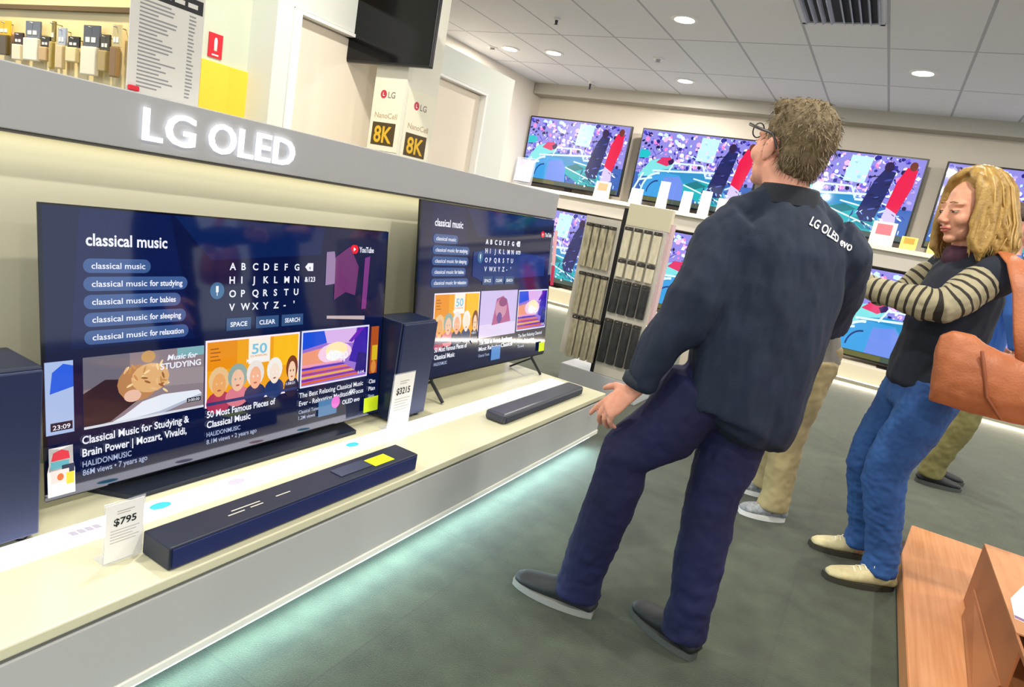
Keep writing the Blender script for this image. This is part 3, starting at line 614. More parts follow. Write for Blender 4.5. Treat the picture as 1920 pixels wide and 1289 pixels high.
def race(c):
    r = random.Random(11)
    c.rect(0, 0, 1920, 1080, SCR('8a84d6', 1.25)); c.rect(0, 0, 1920, 420, SCR('3460b0', 1.2))
    pal = ['f6ecff', 'f9b9e4', 'e2f4ff', '1b1b7c', '3a38b8', '0e0e48', 'c6f2ff', 'ff86c8', '6d5fd8', 'ffffff', '2a2a90', 'b8a8f0']
    for k in range(420):
        u = r.uniform(20, 1880); v = r.uniform(430, 1060); a = r.uniform(10, 44)
        c.ell(min(max(u, a), 1920-a), min(v, 1078-a), a, a*r.uniform(.5, 1.0), SCR(r.choice(pal), 1.25), r.choice((4, 5, 6)), r.random()*3)
    c.poly([(960, 700), (1240, 690), (1280, 1040), (1000, 1050)], SCR('c2ecf6', 1.15))
    for k in range(9): c.ell(r.uniform(980, 1250), r.uniform(720, 1030), 26, 14, SCR(r.choice(['f4fbff', '9fd8f0', 'f4d4f0']), 1.15), 7, r.random()*3)
    for k in range(120):
        u = r.uniform(60, 1860); v = r.uniform(120, 760); a = r.uniform(0, 3.14); q = r.uniform(20, 70); d = V((math.cos(a), math.sin(a)))*q; n = V((-d.y, d.x)).normalized()*r.uniform(3, 7)
        if 180 < u < 900 and v < 440: continue
        c.poly([(u-d.x-n.x, v-d.y-n.y), (u+d.x-n.x, v+d.y-n.y), (u+d.x+n.x, v+d.y+n.y), (u-d.x+n.x, v-d.y+n.y)], SCR(r.choice(['eef4ff', 'bfeeff', '1a1a70', 'd8c8ff', '2a46b0']), 1.25))
    c.poly([(20, 640), (180, 660), (210, 730), (140, 780), (20, 770)], SCR('10c0c8', 1.1))
    c.poly([(60, 360), (230, 620), (520, 700), (640, 560), (420, 470), (300, 380)], SCR('7fe0e2', 1.1)); c.poly([(330, 600), (420, 690), (560, 700), (610, 620), (520, 560)], SCR('e0336a', 1.1)); c.poly([(520, 640), (600, 690), (640, 620), (560, 580)], SCR('3a1a5a'))
    c.poly([(300, 470), (640, 540), (1150, 520), (1450, 420), (1750, 60), (1180, 60), (900, 250), (500, 380)], SCR('2a8fc8', 1.1))
    c.poly([(620, 300), (1300, 420), (1560, 180), (1480, 60), (1200, 60), (900, 200)], SCR('18b0b8', 1.1)); c.poly([(880, 330), (1060, 400), (1240, 340), (1010, 260)], SCR('067a86', 1.1)); c.poly([(1150, 230), (1420, 260), (1560, 110), (1380, 90)], SCR('0a8ea0', 1.1))
    tyre = [(150, 60)]+[(430+280*math.cos(a), 130+330*math.sin(a)) for a in [math.pi*(1-k/10) for k in range(6)]]+[(760, 450), (860, 330), (900, 60)]
    c.poly(tyre, SCR('3f9fe0', 1.1)); c.poly([(500, 60), (520, 390), (760, 430), (850, 320), (880, 60)], SCR('6f8fe8', 1.1))
    for k in range(10):
        a0 = math.pi*(1-k/20); a1 = math.pi*(1-(k+1)/20); P = lambda a, q: (430+(280*q)*math.cos(a), 130+(330*q)*math.sin(a))
        c.poly([P(a0, 1), P(a0, .9), P(a1, .9), P(a1, 1)], SCR('d8f8ff', 1.2)); c.poly([P(a0, .62), P(a0, .55), P(a1, .55), P(a1, .62)], SCR('1a3a80', 1.1))
    for (u0, v0, u1, v1, q) in ((300, 470, 1400, 560, 14), (640, 620, 1100, 640, 12), (640, 640, 560, 470, 12), (1100, 640, 1180, 480, 12), (900, 640, 930, 520, 16), (1180, 470, 1480, 480, 16), (1380, 600, 1480, 480, 12), (1500, 470, 1720, 420, 10), (860, 320, 1560, 120, 10), (1000, 430, 1500, 360, 10), (1300, 480, 1560, 620, 10), (80, 300, 320, 360, 14), (30, 130, 150, 420, 14)):
        d = V((u1-u0, v1-v0)).normalized()*q; c.poly([(u0-d.y, v0+d.x), (u0+d.y, v0-d.x), (u1+d.y, v1-d.x), (u1-d.y, v1+d.x)], SCR('d8f4ff', 1.2))
    c.poly([(1240, 300), (1360, 740), (1450, 900), (1600, 880), (1560, 620), (1480, 200), (1320, 200)], SCR('1b2468', 1.0)); c.ell(1500, 940, 60, 70, SCR('2a1a4a'), 12)
    c.poly([(1590, 420), (1640, 760), (1720, 960), (1850, 940), (1840, 720), (1740, 330), (1650, 240)], SCR('e8104a', 1.1)); c.poly([(1560, 200), (1600, 420), (1740, 350), (1760, 210), (1640, 120)], SCR('d8c8f8', 1.1)); c.ell(1790, 980, 50, 60, SCR('7a3a2a'), 12)
    for k in range(14): c.ell(r.uniform(1330, 1560), r.uniform(330, 860), r.uniform(20, 60), r.uniform(6, 14), SCR(r.choice(['3a4aa0', '5a6ac8', '10143c']), 1.1), 7, .3)
    for k in range(40): c.ell(r.uniform(1100, 1850), r.uniform(60, 330), r.uniform(14, 50), r.uniform(5, 14), SCR(r.choice(['e6f4ff', '16256a', '8fb8f0', '2a3aa0']), 1.15), 6, r.random()*3)
    c.rect(0, 0, 1920, 70, SCR('4a5a50', 1.0)); c.rect(0, 0, 700, 60, SCR('6a6a3a', 1.0)); c.ell(1300, 60, 22, 18, SCR('d8e8e8'), 8)
YT = 8.56
def far_tv(x0, x1, z0, z1, label):
    W = x1-x0; H = z1-z0
    t = thing('television', label, 'television', ((x0+x1)/2, YT, z0), 'televisions on the far wall')
    local(mk('bezel', bx(NB(), (-W/2-.02, .003, -.02), (W/2+.02, .055, H+.018), .004), blackp), t)
    c = Canvas(W, H); race(c); c.done('screen', t)
    bm = NB(); bx(bm, (-.25, -.08, -z0+(1.596 if z0 > 1.4 else .236)), (.25, .11, -z0+(1.606 if z0 > 1.4 else .246))); bx(bm, (-.05, .03, -z0+(1.6 if z0 > 1.4 else .24)), (.05, .06, 0)); local(mk('stand', bm, dark), t)
    return t
u1 = far_tv(-5.0, -3.45, 1.67, 2.575, 'upper far television nearest the doors, first from the left, showing a racing pit scene')
dup(u1, (1.74, 0, .0), 'second upper far television from the left, beside the man at his face')
dup(u1, (3.49, 0, .0), 'third upper far television, between the man and the blonde woman')
dup(u1, (5.25, 0, .0), 'fourth upper far television, partly behind the blonde woman at right')
l1 = far_tv(-5.02, -3.54, .30, 1.325, 'lower far television behind the left side of the accessory rack')
l2 = far_tv(-2.83, -1.07, .30, 1.325, 'lower far television half hidden by the man, right of the accessory rack')
dup(l2, (2.36, 0, 0), 'lower far television between the man and the woman, showing a big blue tyre')
# little price holders on the far shelf
def tag_stand(x, wd, h, ca, cb, label, y=8.42, z=1.596, lean=0):
    t = thing('price_tag', label, 'price tag', (x, y, z), 'price tags on the far shelf')
    bm = NB(); prism(bm, [(x-wd/2, y-.03, z), (x-wd/2, y+.03, z), (x-wd/2, y+.012, z+h)], (wd, 0, 0)); mk('stand', bm, M('tagc_'+ca, ca, .5), t)
    k = V((0, -1, .6)).normalized()*.002
    p0 = V((x-wd*.32, y-.03+.042*.45, z+h*.45)); p1 = V((x-wd*.32, y-.03+.042*.9, z+h*.9))
    bm = NB(); prism(bm, [p0+k*.3, p0+V((wd*.64, 0, 0))+k*.3, p1+V((wd*.64, 0, 0))+k*.3, p1+k*.3], k); mk('print', bm, M('tagc_'+cb, cb, .5), t)
tag_stand(-3.62, .22, .22, 'f2e0cc', 'e8906a', 'cream and orange price tag at the foot of the first upper far television')
tag_stand(-3.12, .17, .20, 'b9c4dc', 'a8b4d4', 'blue grey price tag between the first and second upper far televisions')
for x, h, lb in ((-2.76, .34, 'tall white tag nearest the second far television corner'), (-2.44, .26, 'white tag right of the tall white tag on the far shelf'), (-2.20, .30, 'white tag left of the pink tag, third in its row'), (-1.98, .24, 'white tag beside the pink tag, close to the man')): tag_stand(x, .13, h, 'f6f0ee', 'eedbdc', lb)
tag_stand(-1.80, .2, .2, 'f0a0b0', 'e87890', 'pink price tag on the far shelf just left of the man')
tag_stand(-.17, .24, .26, 'f2e8e2', 'e0707e', 'white price tag with a red print at the foot of the third far television')
tag_stand(.10, .16, .14, 'f4d86a', 'c89a20', 'yellow tag at the right foot of the third far television')
tag_stand(.36, .15, .16, 'f6dc7a', 'd8a83a', 'yellow tag at the left foot of the fourth far television')
t = thing('sign_holder', 'clear acrylic holder with pale violet print at the left end of the far shelf', 'sign', (-4.9, 8.1, 1.596))
bm = NB(); prism(bm, [(-5.02, 8.36, 1.60), (-4.70, 8.36, 1.60), (-4.70, 8.39, 1.98), (-5.02, 8.39, 1.98)], (0, .004, 0)); mk('holder', bm, acryl, t)
bm = NB(); prism(bm, [(-5.0, 8.354, 1.64), (-4.72, 8.354, 1.64), (-4.72, 8.383, 1.95), (-5.0, 8.383, 1.95)], (0, -.001, 0)); mk('print', bm, M('violet_print', 'c9bfe6', .5, noise_=(9, 'f2eef8')), t)

# ------------------------------------------------------------------ rack of hanging cables at the end of the plinth
RY = 4.62
rk = thing('accessory_rack', 'free-standing rack hung with cables at the end of the left plinth', 'rack', (-1.72, RY, 0))
mk('post', bx(NB(), (-1.765, RY-.0362, .16), (-1.735, RY+.14, 1.42), .003), dark, rk)
mk('right_panel', bx(NB(), (-1.734, RY-.036, .16), (-1.41, RY-.02, 1.299)), M('rack_panel', 'cfcabd', .6), rk)
mk('left_panel', bx(NB(), (-2.05, RY-.036, .24), (-1.766, RY-.02, 1.32)), M('rack_panel', 'cfcabd', .6), rk)
mk('side_strip', bx(NB(), (-1.409, RY-.02, .16), (-1.385, RY+.06, 1.36)), M('rack_pink', 'd9b9bb', .5), rk)
mk('header', bx(NB(), (-1.734, RY-.036, 1.30), (-1.40, RY+.019, 1.46), .004), M('rack_header', 'ddd6b8', .6), rk)
mk('foot', bx(NB(), (-2.02, RY-.036, 0), (-1.36, RY+.3, .16), .01), M('rack_foot', 'b9bcc0', .5), rk)
PK = None
def pack(x, z1, h, wd, hexc, label, grp, lo='b8b09a'):
    t = thing('cable_pack', label, 'cable pack', (x, RY, z1), grp)
    bm = NB(); bx(bm, (x-wd/2, RY-.07, z1-h), (x+wd/2, RY-.045, z1-.025), .005); mk('sleeve', bm, M('sleeve_'+hexc, hexc, .4, noise_=(40, lo, 0, (1, 1, .3))), t)
    bm = NB(); bx(bm, (x-wd/2, RY-.072, z1-.024), (x+wd/2, RY-.043, z1), .002); mk('header_card', bm, M('pack_head', '3a3630', .5), t)
    bm = NB(); cyl(bm, (x, RY-.09, z1-.01), (x, RY-.0363, z1-.01), .003, seg=8); mk('hook', bm, M('steel', 'b8b8b8', .3, 1), t)
    return t
TN = ('top', 'middle', 'lowest')
for k, z1 in enumerate((1.27, .90, .56)):
    p = pack(-2.0+.02*k, z1, .33, .05, 'cfc5a4', 'beige cable pack on the %s tier of the rack, left wing' % TN[k], 'beige cable packs, %s tier' % TN[k], '8a8470')
    for q in range(1, 4): dup(p, (.062*q, 0, 0))
for k, (z1, h) in enumerate(((1.29, .23), (1.05, .13))):
    p = pack(-1.69, z1, h, .055, 'efe7cf', 'cream cable pack on the %s row of the rack, right wing' % ('upper', 'second')[k], 'cream cable packs, %s row' % ('upper', 'second')[k], 'd0c8a8')
    for q in range(1, 4): dup(p, (.075*q, 0, 0))
for k, (z1, h) in enumerate(((.90, .25), (.60, .34))):
    p = pack(-1.69, z1, h, .06, '17191c', 'black cable pack on the %s black row of the rack' % ('upper', 'lower')[k], 'black cable packs, %s row' % ('upper', 'lower')[k], '3c3d3e')
    for q in range(1, 4): dup(p, (.075*q, 0, 0))
# white counter with small goods behind the man's sleeve
t = thing('display_counter', 'small white counter right of the accessory rack, half hidden by the man', 'counter', (-1.1, 5.6, 0))
mk('counter_top', bx(NB(), (-1.32, 5.35, .60), (-.75, 5.85, .63), .003), white, t)
mk('counter_body', bx(NB(), (-1.30, 5.37, 0), (-.77, 5.83, .599)), M('counter_body', 'e6dccb', .6), t)
t = thing('boxed_item', 'dark grey box standing on the small white counter', 'box', (-1.22, 5.5, .63)); mk('box', bx(NB(), (-1.31, 5.42, .6305), (-1.16, 5.5, .79), .003), M('dark_box', '3a3f48', .5), t)
mk('label', bx(NB(), (-1.30, 5.4185, .66), (-1.19, 5.4199, .70)), M('box_label', 'd8b9b0', .5), t)

# ------------------------------------------------------------------ wooden plinth and carton at the lower right
woodm = M('orange_wood', 'cf9466', .34, noise_=(5, 'bd7e4c', 0, (14, .5, 14)))
t = thing('wood_plinth', 'low orange-brown wooden plinth on the carpet at the lower right', 'plinth', (.9, 3, 0))
bm = NB(); prism(bm, [(.378, 1.2, .012), (1.9, 1.2, .012), (1.9, 3.74, .012), (.43, 3.74, .012), (.378, 3.30, .012)], (0, 0, .088)); bmesh.ops.bevel(bm, geom=bm.edges[:], offset=.003, segments=2, affect='EDGES'); mk('slab', bm, woodm, t)
mk('recessed_base', bx(NB(), (.40, 1.22, 0), (1.88, 3.72, .012)), M('plinth_dark', '3a2618', .6), t)
cart = M('carton_board', 'c58a5c', .55, noise_=(6, 'b27a4c', 0, (6, 1, 6)))
t = thing('carton', 'tan open carton with a folded-out side flap on the wooden plinth', 'carton', (.9, 2.6, .1))
bm = NB(); bx(bm, (.592, 2.22, .1005), (.60, 3.03, .348)); bx(bm, (.592, 2.0, .334), (.60, 2.22, .348)); bx(bm, (1.25, 2.0, .1005), (1.258, 3.03, .348)); bx(bm, (.60, 2.0, .1005), (1.25, 2.008, .348)); bx(bm, (.60, 3.022, .1005), (1.25, 3.03, .348)); mk('walls', bm, M('carton_side_shaded', 'a0643a', .6), t)  # walls and side flap: shade on this side put into a darker brown
bm = NB(); bx(bm, (.592, 2.3, .348), (.93, 3.03, .353)); bx(bm, (.935, 2.3, .348), (1.258, 3.03, .353)); mk('top_flap', bm, cart, t)
bm = NB(); prism(bm, [(.592, 2.25, .20), (.592, 2.92, .20), (.575, 2.86, .104), (.545, 2.25, .104)], (-.004, 0, 0)); mk('side_flap', bm, M('carton_side_shaded', 'a0643a', .6), t)
t = thing('paper_sheet', 'white printed sheet lying on top of the carton at the right edge', 'paper', (.68, 2.5, .354))
bm = NB(); prism(bm, [(.602, 2.40, .3532), (.612, 2.55, .3532), (.67, 2.71, .3532), (.80, 2.62, .3532), (.74, 2.36, .3532)], (0, 0, .0012)); mk('sheet', bm, whitep, t)
bm = NB(); prism(bm, [(.603, 2.402, .3546), (.604, 2.422, .3546), (.742, 2.382, .3546), (.7385, 2.364, .3546)], (0, 0, .0004)); mk('printed_band', bm, M('violet_band', '7a5a8a', .5), t)

# ------------------------------------------------------------------ people
skin = M('skin', 'd9a184', .5, noise_=(30, 'cf9277'), spec=.35)
skinp = M('skin_pink', 'e0a48c', .5, noise_=(30, 'd6957c'), spec=.35)
lip = M('lip', 'b5625a', .45); brow = M('brow', '8d6a4a', .7); eyew = M('eye_white', 'e9e4dc', .3); iris = M('iris', '3a3f3c', .3)
def frame(F, up=V((0, 0, 1))):
    F = V(F).normalized(); L = V(up).cross(F).normalized(); U = F.cross(L).normalized(); return F, L, U
def mat3(F, L, U): return Matrix((F, L, U)).transposed()
def head(bm, C, F, up=V((0, 0, 1)), k=1.0, neck=None, nr=.058):
    F, L, U = frame(F, up); R = mat3(F, L, U); C = V(C)
    P = lambda f, l, u: C+(F*f+L*l+U*u)*k
    E = lambda f, l, u, a, b, c: ell(bm, P(f, l, u), (a*k, b*k, c*k), R)
    E(-.018, 0, .030, .096, .074, .086); E(.028, 0, -.012, .064, .062, .088); E(.030, 0, -.066, .054, .050, .042); E(.066, 0, -.094, .022, .024, .018)
    loft(bm, [(P(.084, 0, .018), .008*k, .008*k), (P(.098, 0, -.010), .010*k, .010*k), (P(.108, 0, -.030), .013*k, .012*k)], L, 10, .5)
    E(.100, .010, -.034, .012, .009, .008); E(.100, -.010, -.034, .012, .009, .008)
    for q in (1, -1):
        E(.070, q*.028, .024, .018, .026, .010); E(.058, q*.036, -.028, .028, .024, .026); E(.078, q*.030, .002, .012, .017, .009)
        E(-.012, q*.076, -.012, .020, .009, .032); E(-.020, q*.081, -.004, .012, .008, .022); E(-.008, q*.074, -.038, .010, .007, .011)
    E(.084, 0, -.056, .014, .022, .0075); E(.082, 0, -.068, .014, .019, .008)
    if neck is not None: loft(bm, [(P(-.012, 0, -.04), nr*k, nr*k), (C+(V(neck)-C)*.6, nr, nr), (V(neck), nr*1.15, nr*1.15)], L, 16, .3)
    return P, R
def face_bits(body, C, F, up, k, eyes='', browm=None, lid=None):
    F, L, U = frame(F, up); R = mat3(F, L, U); C = V(C); P = lambda f, l, u: C+(F*f+L*l+U*u)*k
    for q in (1, -1):
        bm = NB(); ell(bm, P(.0795, q*.030, .001), (.0125*k, .0155*k, .006*k), R, 14); mk('eye', bm, [eyew], body, True)
        bm = NB(); ell(bm, P(.0885, q*.031, .000), (.005*k, .0065*k, .0052*k), R, 12); mk('iris', bm, [iris], body, True)
        bm = NB(); loft(bm, [(P(.0895, q*.013, .031), .003*k, .0022*k), (P(.088, q*.030, .033), .004*k, .0024*k), (P(.074, q*.046, .025), .003*k, .002*k)], F, 8, .4); mk('eyebrow', bm, [browm or brow], body, True)
        bm = NB(); loft(bm, [(P(.088, q*.017, .003), .003*k, .0018*k), (P(.092, q*.030, .0045), .004*k, .002*k), (P(.080, q*.045, .002), .003*k, .0016*k)], F, 8, .4); mk('eyelashes', bm, [M('lash', '3c2a20', .6)], body, True)
    if eyes == 'down':
        for q in (1, -1):
            bm = NB(); ell(bm, P(.0805, q*.030, .0035), (.0135*k, .0168*k, .0058*k), R, 14); mk('eyelid', bm, [lid or skin], body, True)
    bm = NB()
    loft(bm, [(P(.083, .020, -.0605), .003*k, .003*k), (P(.094, .010, -.0565), .006*k, .0045*k), (P(.0965, 0, -.058), .006*k, .0045*k), (P(.094, -.010, -.0565), .006*k, .0045*k), (P(.083, -.020, -.0605), .003*k, .003*k)], F, 8, .4)
    loft(bm, [(P(.082, .018, -.0625), .003*k, .003*k), (P(.0925, .008, -.067), .006*k, .005*k), (P(.0925, -.008, -.067), .006*k, .005*k), (P(.082, -.018, -.0625), .003*k, .003*k)], F, 8, .4)
    mk('lips', bm, [lip], body, True)
def hand(bm, W, D, N, S, curls, k=1.0, spread=.25, thumb=(.55, .75, -.15), pw=.0):
    """palm from the wrist W along D, back of hand N, thumb side S; one curl angle per finger"""
    D = V(D).normalized(); N = (V(N)-D*V(N).dot(D)).normalized(); S0 = V(S); S = D.cross(N); S = S if S.dot(S0) > 0 else -S; W = V(W)
    loft(bm, [(W-D*.03*k, .027*k, .020*k), (W+D*.02*k, .032*k, .018*k), (W+D*.06*k, .040*k, .016*k), (W+D*.088*k, .039*k, .013*k)], S, 14, .5)
    for i, (o, ln) in enumerate(((.030, .074), (.0105, .082), (-.010, .077), (-.029, .060))):
        p = W+D*(.090-.006*abs(i-1.2))*k+S*o*k; a = curls[i]; d = (D+S*(o*spread*6)).normalized(); r = .0095-.0006*(i == 3)
        pts = [(p-d*.015*k, r*k, r*k)]; ang = 0
        for j, fr in enumerate((.45, .31, .24)):
            ang += a*(.75, 1.0, .7)[j]; q = d*math.cos(ang)-N*math.sin(ang); pts.append((p, r*(1-.07*j)*k, r*(1-.07*j)*k)); p = p+q*ln*fr*k
        pts.append((p, r*.76*k, r*.7*k)); loft(bm, pts, S, 10, .7)
    t = W+D*.022*k+S*.026*k; t1 = (D*thumb[0]+S*thumb[1]+N*thumb[2]).normalized(); t2 = (D*(thumb[0]+.5)+S*(thumb[1]-.25)+N*(thumb[2]-.15)).normalized()
    loft(bm, [(t-t1*.015*k, .015*k, .013*k), (t+t1*.030*k, .0115*k, .011*k), (t+t1*.035*k+t2*.025*k, .0105*k, .0095*k), (t+t1*.035*k+t2*.045*k, .008*k, .0065*k)], N, 10, .7)
def nz(p, sx, sy, sz, seed=0): return noise.noise(V((p.x*sx+seed, p.y*sy+seed*.7, p.z*sz)))
def shoe(parent, heel, toe, upper, sole, width=.095, h=.085, laces=None, name='shoe'):
    heel = V(heel); toe = V(toe); d = toe-heel; n = d.length; d.normalize(); s = V((0, 0, 1)).cross(d); Z = V((0, 0, 1))
    bm = NB(); prof = ((.02, .62, .45), (.12, .74, 1.0), (.28, .78, 1.05), (.42, .86, .86), (.58, .98, .66), (.74, 1.0, .54), (.88, .86, .44), (.97, .5, .30))
    loft(bm, [(heel+d*(n*a)+Z*(.016+h*c*.45), width*.5*b, h*c*.52) for a, b, c in prof], s, 16, .25)
    sh = fuse(name, bm, .006, 4, .5, None, upper, parent=parent)
    bm = NB(); top = []; N_ = 28
    for i in range(N_):
        t = 2*math.pi*i/N_; a = .5-.5*math.cos(t); wd = width*.5*(.70+.30*math.sin(min(a, 1)*math.pi*.72))*(math.sin(math.pi*min(max(a, .02), .98))**.28)
        top.append(heel+d*(n*a)+s*(wd*1.06*(1 if t < math.pi else -1)))
    prism(bm, [p+Z*.002 for p in top], (0, 0, .024)); o = mk('sole', bm, sole, sh)
    if laces:
        bm = NB()
        for q in range(4):
            c = heel+d*(n*(.40+.075*q))+Z*(.020+h*(.86-.10*q)); loft(bm, [(c-s*.022-Z*.006, .004, .003), (c+Z*.004, .004, .003), (c+s*.022-Z*.006, .004, .003)], d, 8, .3)
        c = heel+d*(n*.40)+Z*(.022+h*.9); loft(bm, [(c, .004), (c+s*.03+Z*.012, .004), (c+s*.035-Z*.012, .003)], d, 8, .3); loft(bm, [(c, .004), (c-s*.03+Z*.012, .004), (c-s*.035-Z*.012, .003)], d, 8, .3)
        mk('laces', bm, laces, sh)
    return sh
def spine(bm, rows, R):
    loft(bm, [(V(c), a, b) for c, a, b in rows], R, 20, .35)

# ---------------- the man in the dark jacket, seen from behind
F_m = V((-.58, .81, 0)).normalized(); R_m = V((.81, .58, 0)).normalized()
Hm = V((-.335, 2.03, 1.590)); HFm = V((-.80, .58, .16))
bm = NB()
P, RR = head(bm, Hm, HFm, V((.10, -.02, 1)), 1.04, (-.305, 2.015, 1.44), .062)
spine(bm, [((-.30, 2.0, .84), .15, .11), ((-.29, 2.0, 1.0), .14, .10), ((-.285, 2.0, 1.2), .15, .10), ((-.285, 2.01, 1.34), .17, .09), ((-.295, 2.015, 1.42), .10, .07)], R_m)
shL = V((-.435, 1.905, 1.345)); elL = V((-.475, 1.845, 1.085)); wrL = V((-.548, 1.83, .850))
shR = V((-.130, 2.125, 1.335)); elR = V((-.105, 2.235, 1.14)); wrR = V((-.33, 2.44, 1.16))
for a, b, c in ((shL, elL, wrL), (shR, elR, wrR)): loft(bm, [(a, .05), (b, .042), ((b+c)/2, .038), (c, .027)], F_m, 14, .5)
hipL = V((-.385, 1.945, .83)); knL = V((-.555, 1.895, .565)); anL = V((-.615, 1.925, .12))
hipR = V((-.275, 2.045, .83)); knR = V((-.285, 2.02, .52)); anR = V((-.262, 1.99, .12))
for a, b, c in ((hipL, knL, anL), (hipR, knR, anR)): loft(bm, [(a, .08), (b, .055), ((b+c)/2, .052), (c, .038), (c-V((0, 0, .08)), .035)], F_m, 14, .5)
hand(bm, wrL+V((-.012, 0, -.025)), (-.62, -.02, -.78), (-.50, -.80, .35), (-.70, .30, .6), (.12, .42, .55, .66), 1.1, .5, (.55, .80, .0))
hand(bm, wrR, (-.8, .6, .05), (.5, .7, .5), (-.2, -.3, .9), (.6, .7, .7, .7))
man = fuse('person', bm, .0048, 4, .5, None, [skinp])
tag(man, 'tall man with his back turned, in a dark lettered jacket, navy trousers and black shoes', 'person')
face_bits(man, Hm, HFm, V((.10, -.02, 1)), 1.04)
# hair: short, grey brown
bm = NB(); F, L, U = frame(HFm, V((.10, -.02, 1))); R3 = mat3(F, L, U); Q = lambda f, l, u: Hm+(F*f+L*l+U*u)*1.04
ell(bm, Q(-.030, 0, .044), (.104, .086, .094), R3, 26); ell(bm, Q(-.064, 0, -.012), (.058, .072, .066), R3, 22); ell(bm, Q(.036, 0, .098), (.052, .056, .030), R3, 20)
for q in (1, -1): loft(bm, [(Q(-.002, q*.070, .05), .026, .012), (Q(.002, q*.0735, .01), .014, .008)], F, 10, .5)
hairm = M('short_hair', '5b4c36', .8, noise_=(60, '7b6b4c', 0, (1, 1, .35)), bump=(160, .8, .006))
mh = fuse('hair', bm, .005, 3, .5, lambda p, n: .006*nz(p, 70, 70, 45, 3)+.007*nz(p, 26, 26, 20, 8), [hairm], parent=man)
bm = NB(); rnd = random.Random(4); me = mh.data
for k in range(900):
    v = me.vertices[rnd.randrange(len(me.vertices))]; n = v.normal; t = (n*.55+V((rnd.uniform(-.5, .5), rnd.uniform(-.5, .5), -.9))*.6).normalized(); p = v.co+n*.001
    s_ = n.cross(t).normalized()*.0016; q1 = p+t*.010+n*.002; q2 = p+t*rnd.uniform(.016, .024)
    a = bm.verts.new(p-s_); b = bm.verts.new(p+s_); c_ = bm.verts.new(q1+s_*.8); d_ = bm.verts.new(q1-s_*.8); e = bm.verts.new(q2)
    bm.faces.new((a, b, c_, d_)); bm.faces.new((d_, c_, e))
me2 = bpy.data.meshes.new('locks'); bm.to_mesh(me2); bm.free(); me2.materials.append(M('hair_lock', '6b5b40', .65)); lk = bpy.data.objects.new('hair_locks', me2); COL.objects.link(lk); adopt(lk, man); lk['kind'] = 'stuff'
# glasses
bm = NB(); Qg = lambda f, l, u: Q(f, l, u+.016+f*.10)
for q in (1, -1):
    loft(bm, [(Qg(.108, q*.066, .012), .003, .0045), (Qg(.05, q*.079, .010), .0025, .004), (Qg(-.012, q*.084, .010), .0025, .004), (Qg(-.035, q*.084, -.008), .0025, .004), (Qg(-.045, q*.082, -.022), .002, .003)], L, 8, .4)
    n = 16; pts = [Qg(.112-.02*abs(math.cos(2*math.pi*k/n)*.027+q*.034)/.06, q*.034+.027*math.cos(2*math.pi*k/n), .004+.020*math.sin(2*math.pi*k/n)) for k in range(n)]
    for k in range(n): loft(bm, [(pts[k], .002), (pts[(k+1) % n], .002)], F, 6, .3)
loft(bm, [(Qg(.111, .008, .008), .002), (Qg(.111, -.008, .008), .002)], F, 6, .3)
mk('glasses', bm, [M('glasses_frame', '23242a', .35)], man, True)
# jacket
bm = NB()
spine(bm, [((-.278, 1.975, .785), .172, .132), ((-.275, 1.98, .80), .176, .136), ((-.270, 1.985, .92), .182, .142), ((-.268, 1.99, 1.05), .192, .140), ((-.270, 2.0, 1.20), .200, .132), ((-.275, 2.005, 1.30), .196, .118), ((-.286, 2.01, 1.375), .150, .098), ((-.298, 2.015, 1.445), .088, .078)], R_m)
loft(bm, [(shL+V((.045, .03, .01)), .074, .076), (shL+V((.006, .005, -.04)), .078, .078), (elL+V((.026, 0, .05)), .080, .074), (elL+V((.014, 0, -.03)), .077, .070), ((elL+wrL)/2, .070, .064), (wrL+V((.012, 0, .045)), .056, .052), (wrL+V((.002, 0, .006)), .052, .047)], F_m, 18, .12)
loft(bm, [(shR+V((-.03, -.02, .015)), .084, .084), (shR, .084, .08), (elR+V((-.01, -.01, .05)), .078, .072), (elR, .074, .07), ((elR+wrR)/2, .062, .06), (wrR, .05, .045)], F_m, 18, .15)
for a, t in ((-.06, 1), (.06, 1)): loft(bm, [(V((-.296, 2.012, 1.44))+R_m*a*2.4-V((0, 0, .045)), .05, .04), (V((-.296, 2.012, 1.445))+R_m*a, .05, .045)], F_m, 12, .5)
def fold_j(p, n):
    b = p.z; a = p.dot(R_m)
    d = .010*nz(p, 11, 11, 5, 1)+.006*nz(p, 26, 26, 7, 4)+.003*nz(p, 60, 60, 20, 9)
    d += .007*math.sin(a*46+b*4+2*nz(p, 5, 5, 4, 2))*max(0, min(1, (1.30-b)*3))
    return d
jk = M('jacket_cloth', '122135', .8, bump=(420, .35, .003), noise_=(9, '0e1b36'))
jac = fuse('jacket', bm, .0075, 5, .5, fold_j, [jk], parent=man)
# standing collar
bm = NB(); cc = V((-.300, 2.015, 1.447)); N_ = 30; rings = []
for (dz, ra, rb, of) in ((-.012, .094, .088, 0), (.018, .087, .080, 0), (.034, .083, .075, 0), (.040, .080, .072, 0), (.034, .076, .068, 0), (.0, .080, .072, 0)):
    rings.append([bm.verts.new(cc+R_m*(ra*math.cos(2*math.pi*k/N_))+F_m*(rb*math.sin(2*math.pi*k/N_))+V((0, 0, dz-.020*max(0, math.sin(2*math.pi*k/N_))))) for k in range(N_)])
for a, b in zip(rings, rings[1:]):
    for k in range(N_): bm.faces.new((a[k], a[(k+1) % N_], b[(k+1) % N_], b[k]))
mk('collar', bm, [M('collar_cloth', '141a24', .85)], jac, True)
# cuff
bm = NB(); dd = (wrL-elL).normalized(); loft(bm, [(wrL+V((.006, 0, .020)), .0555, .050), (wrL+V((.0, 0, -.004)), .054, .049)], F_m, 18, .1); mk('cuff', bm, [M('cuff_cloth', '1b2532', .85)], jac, True)
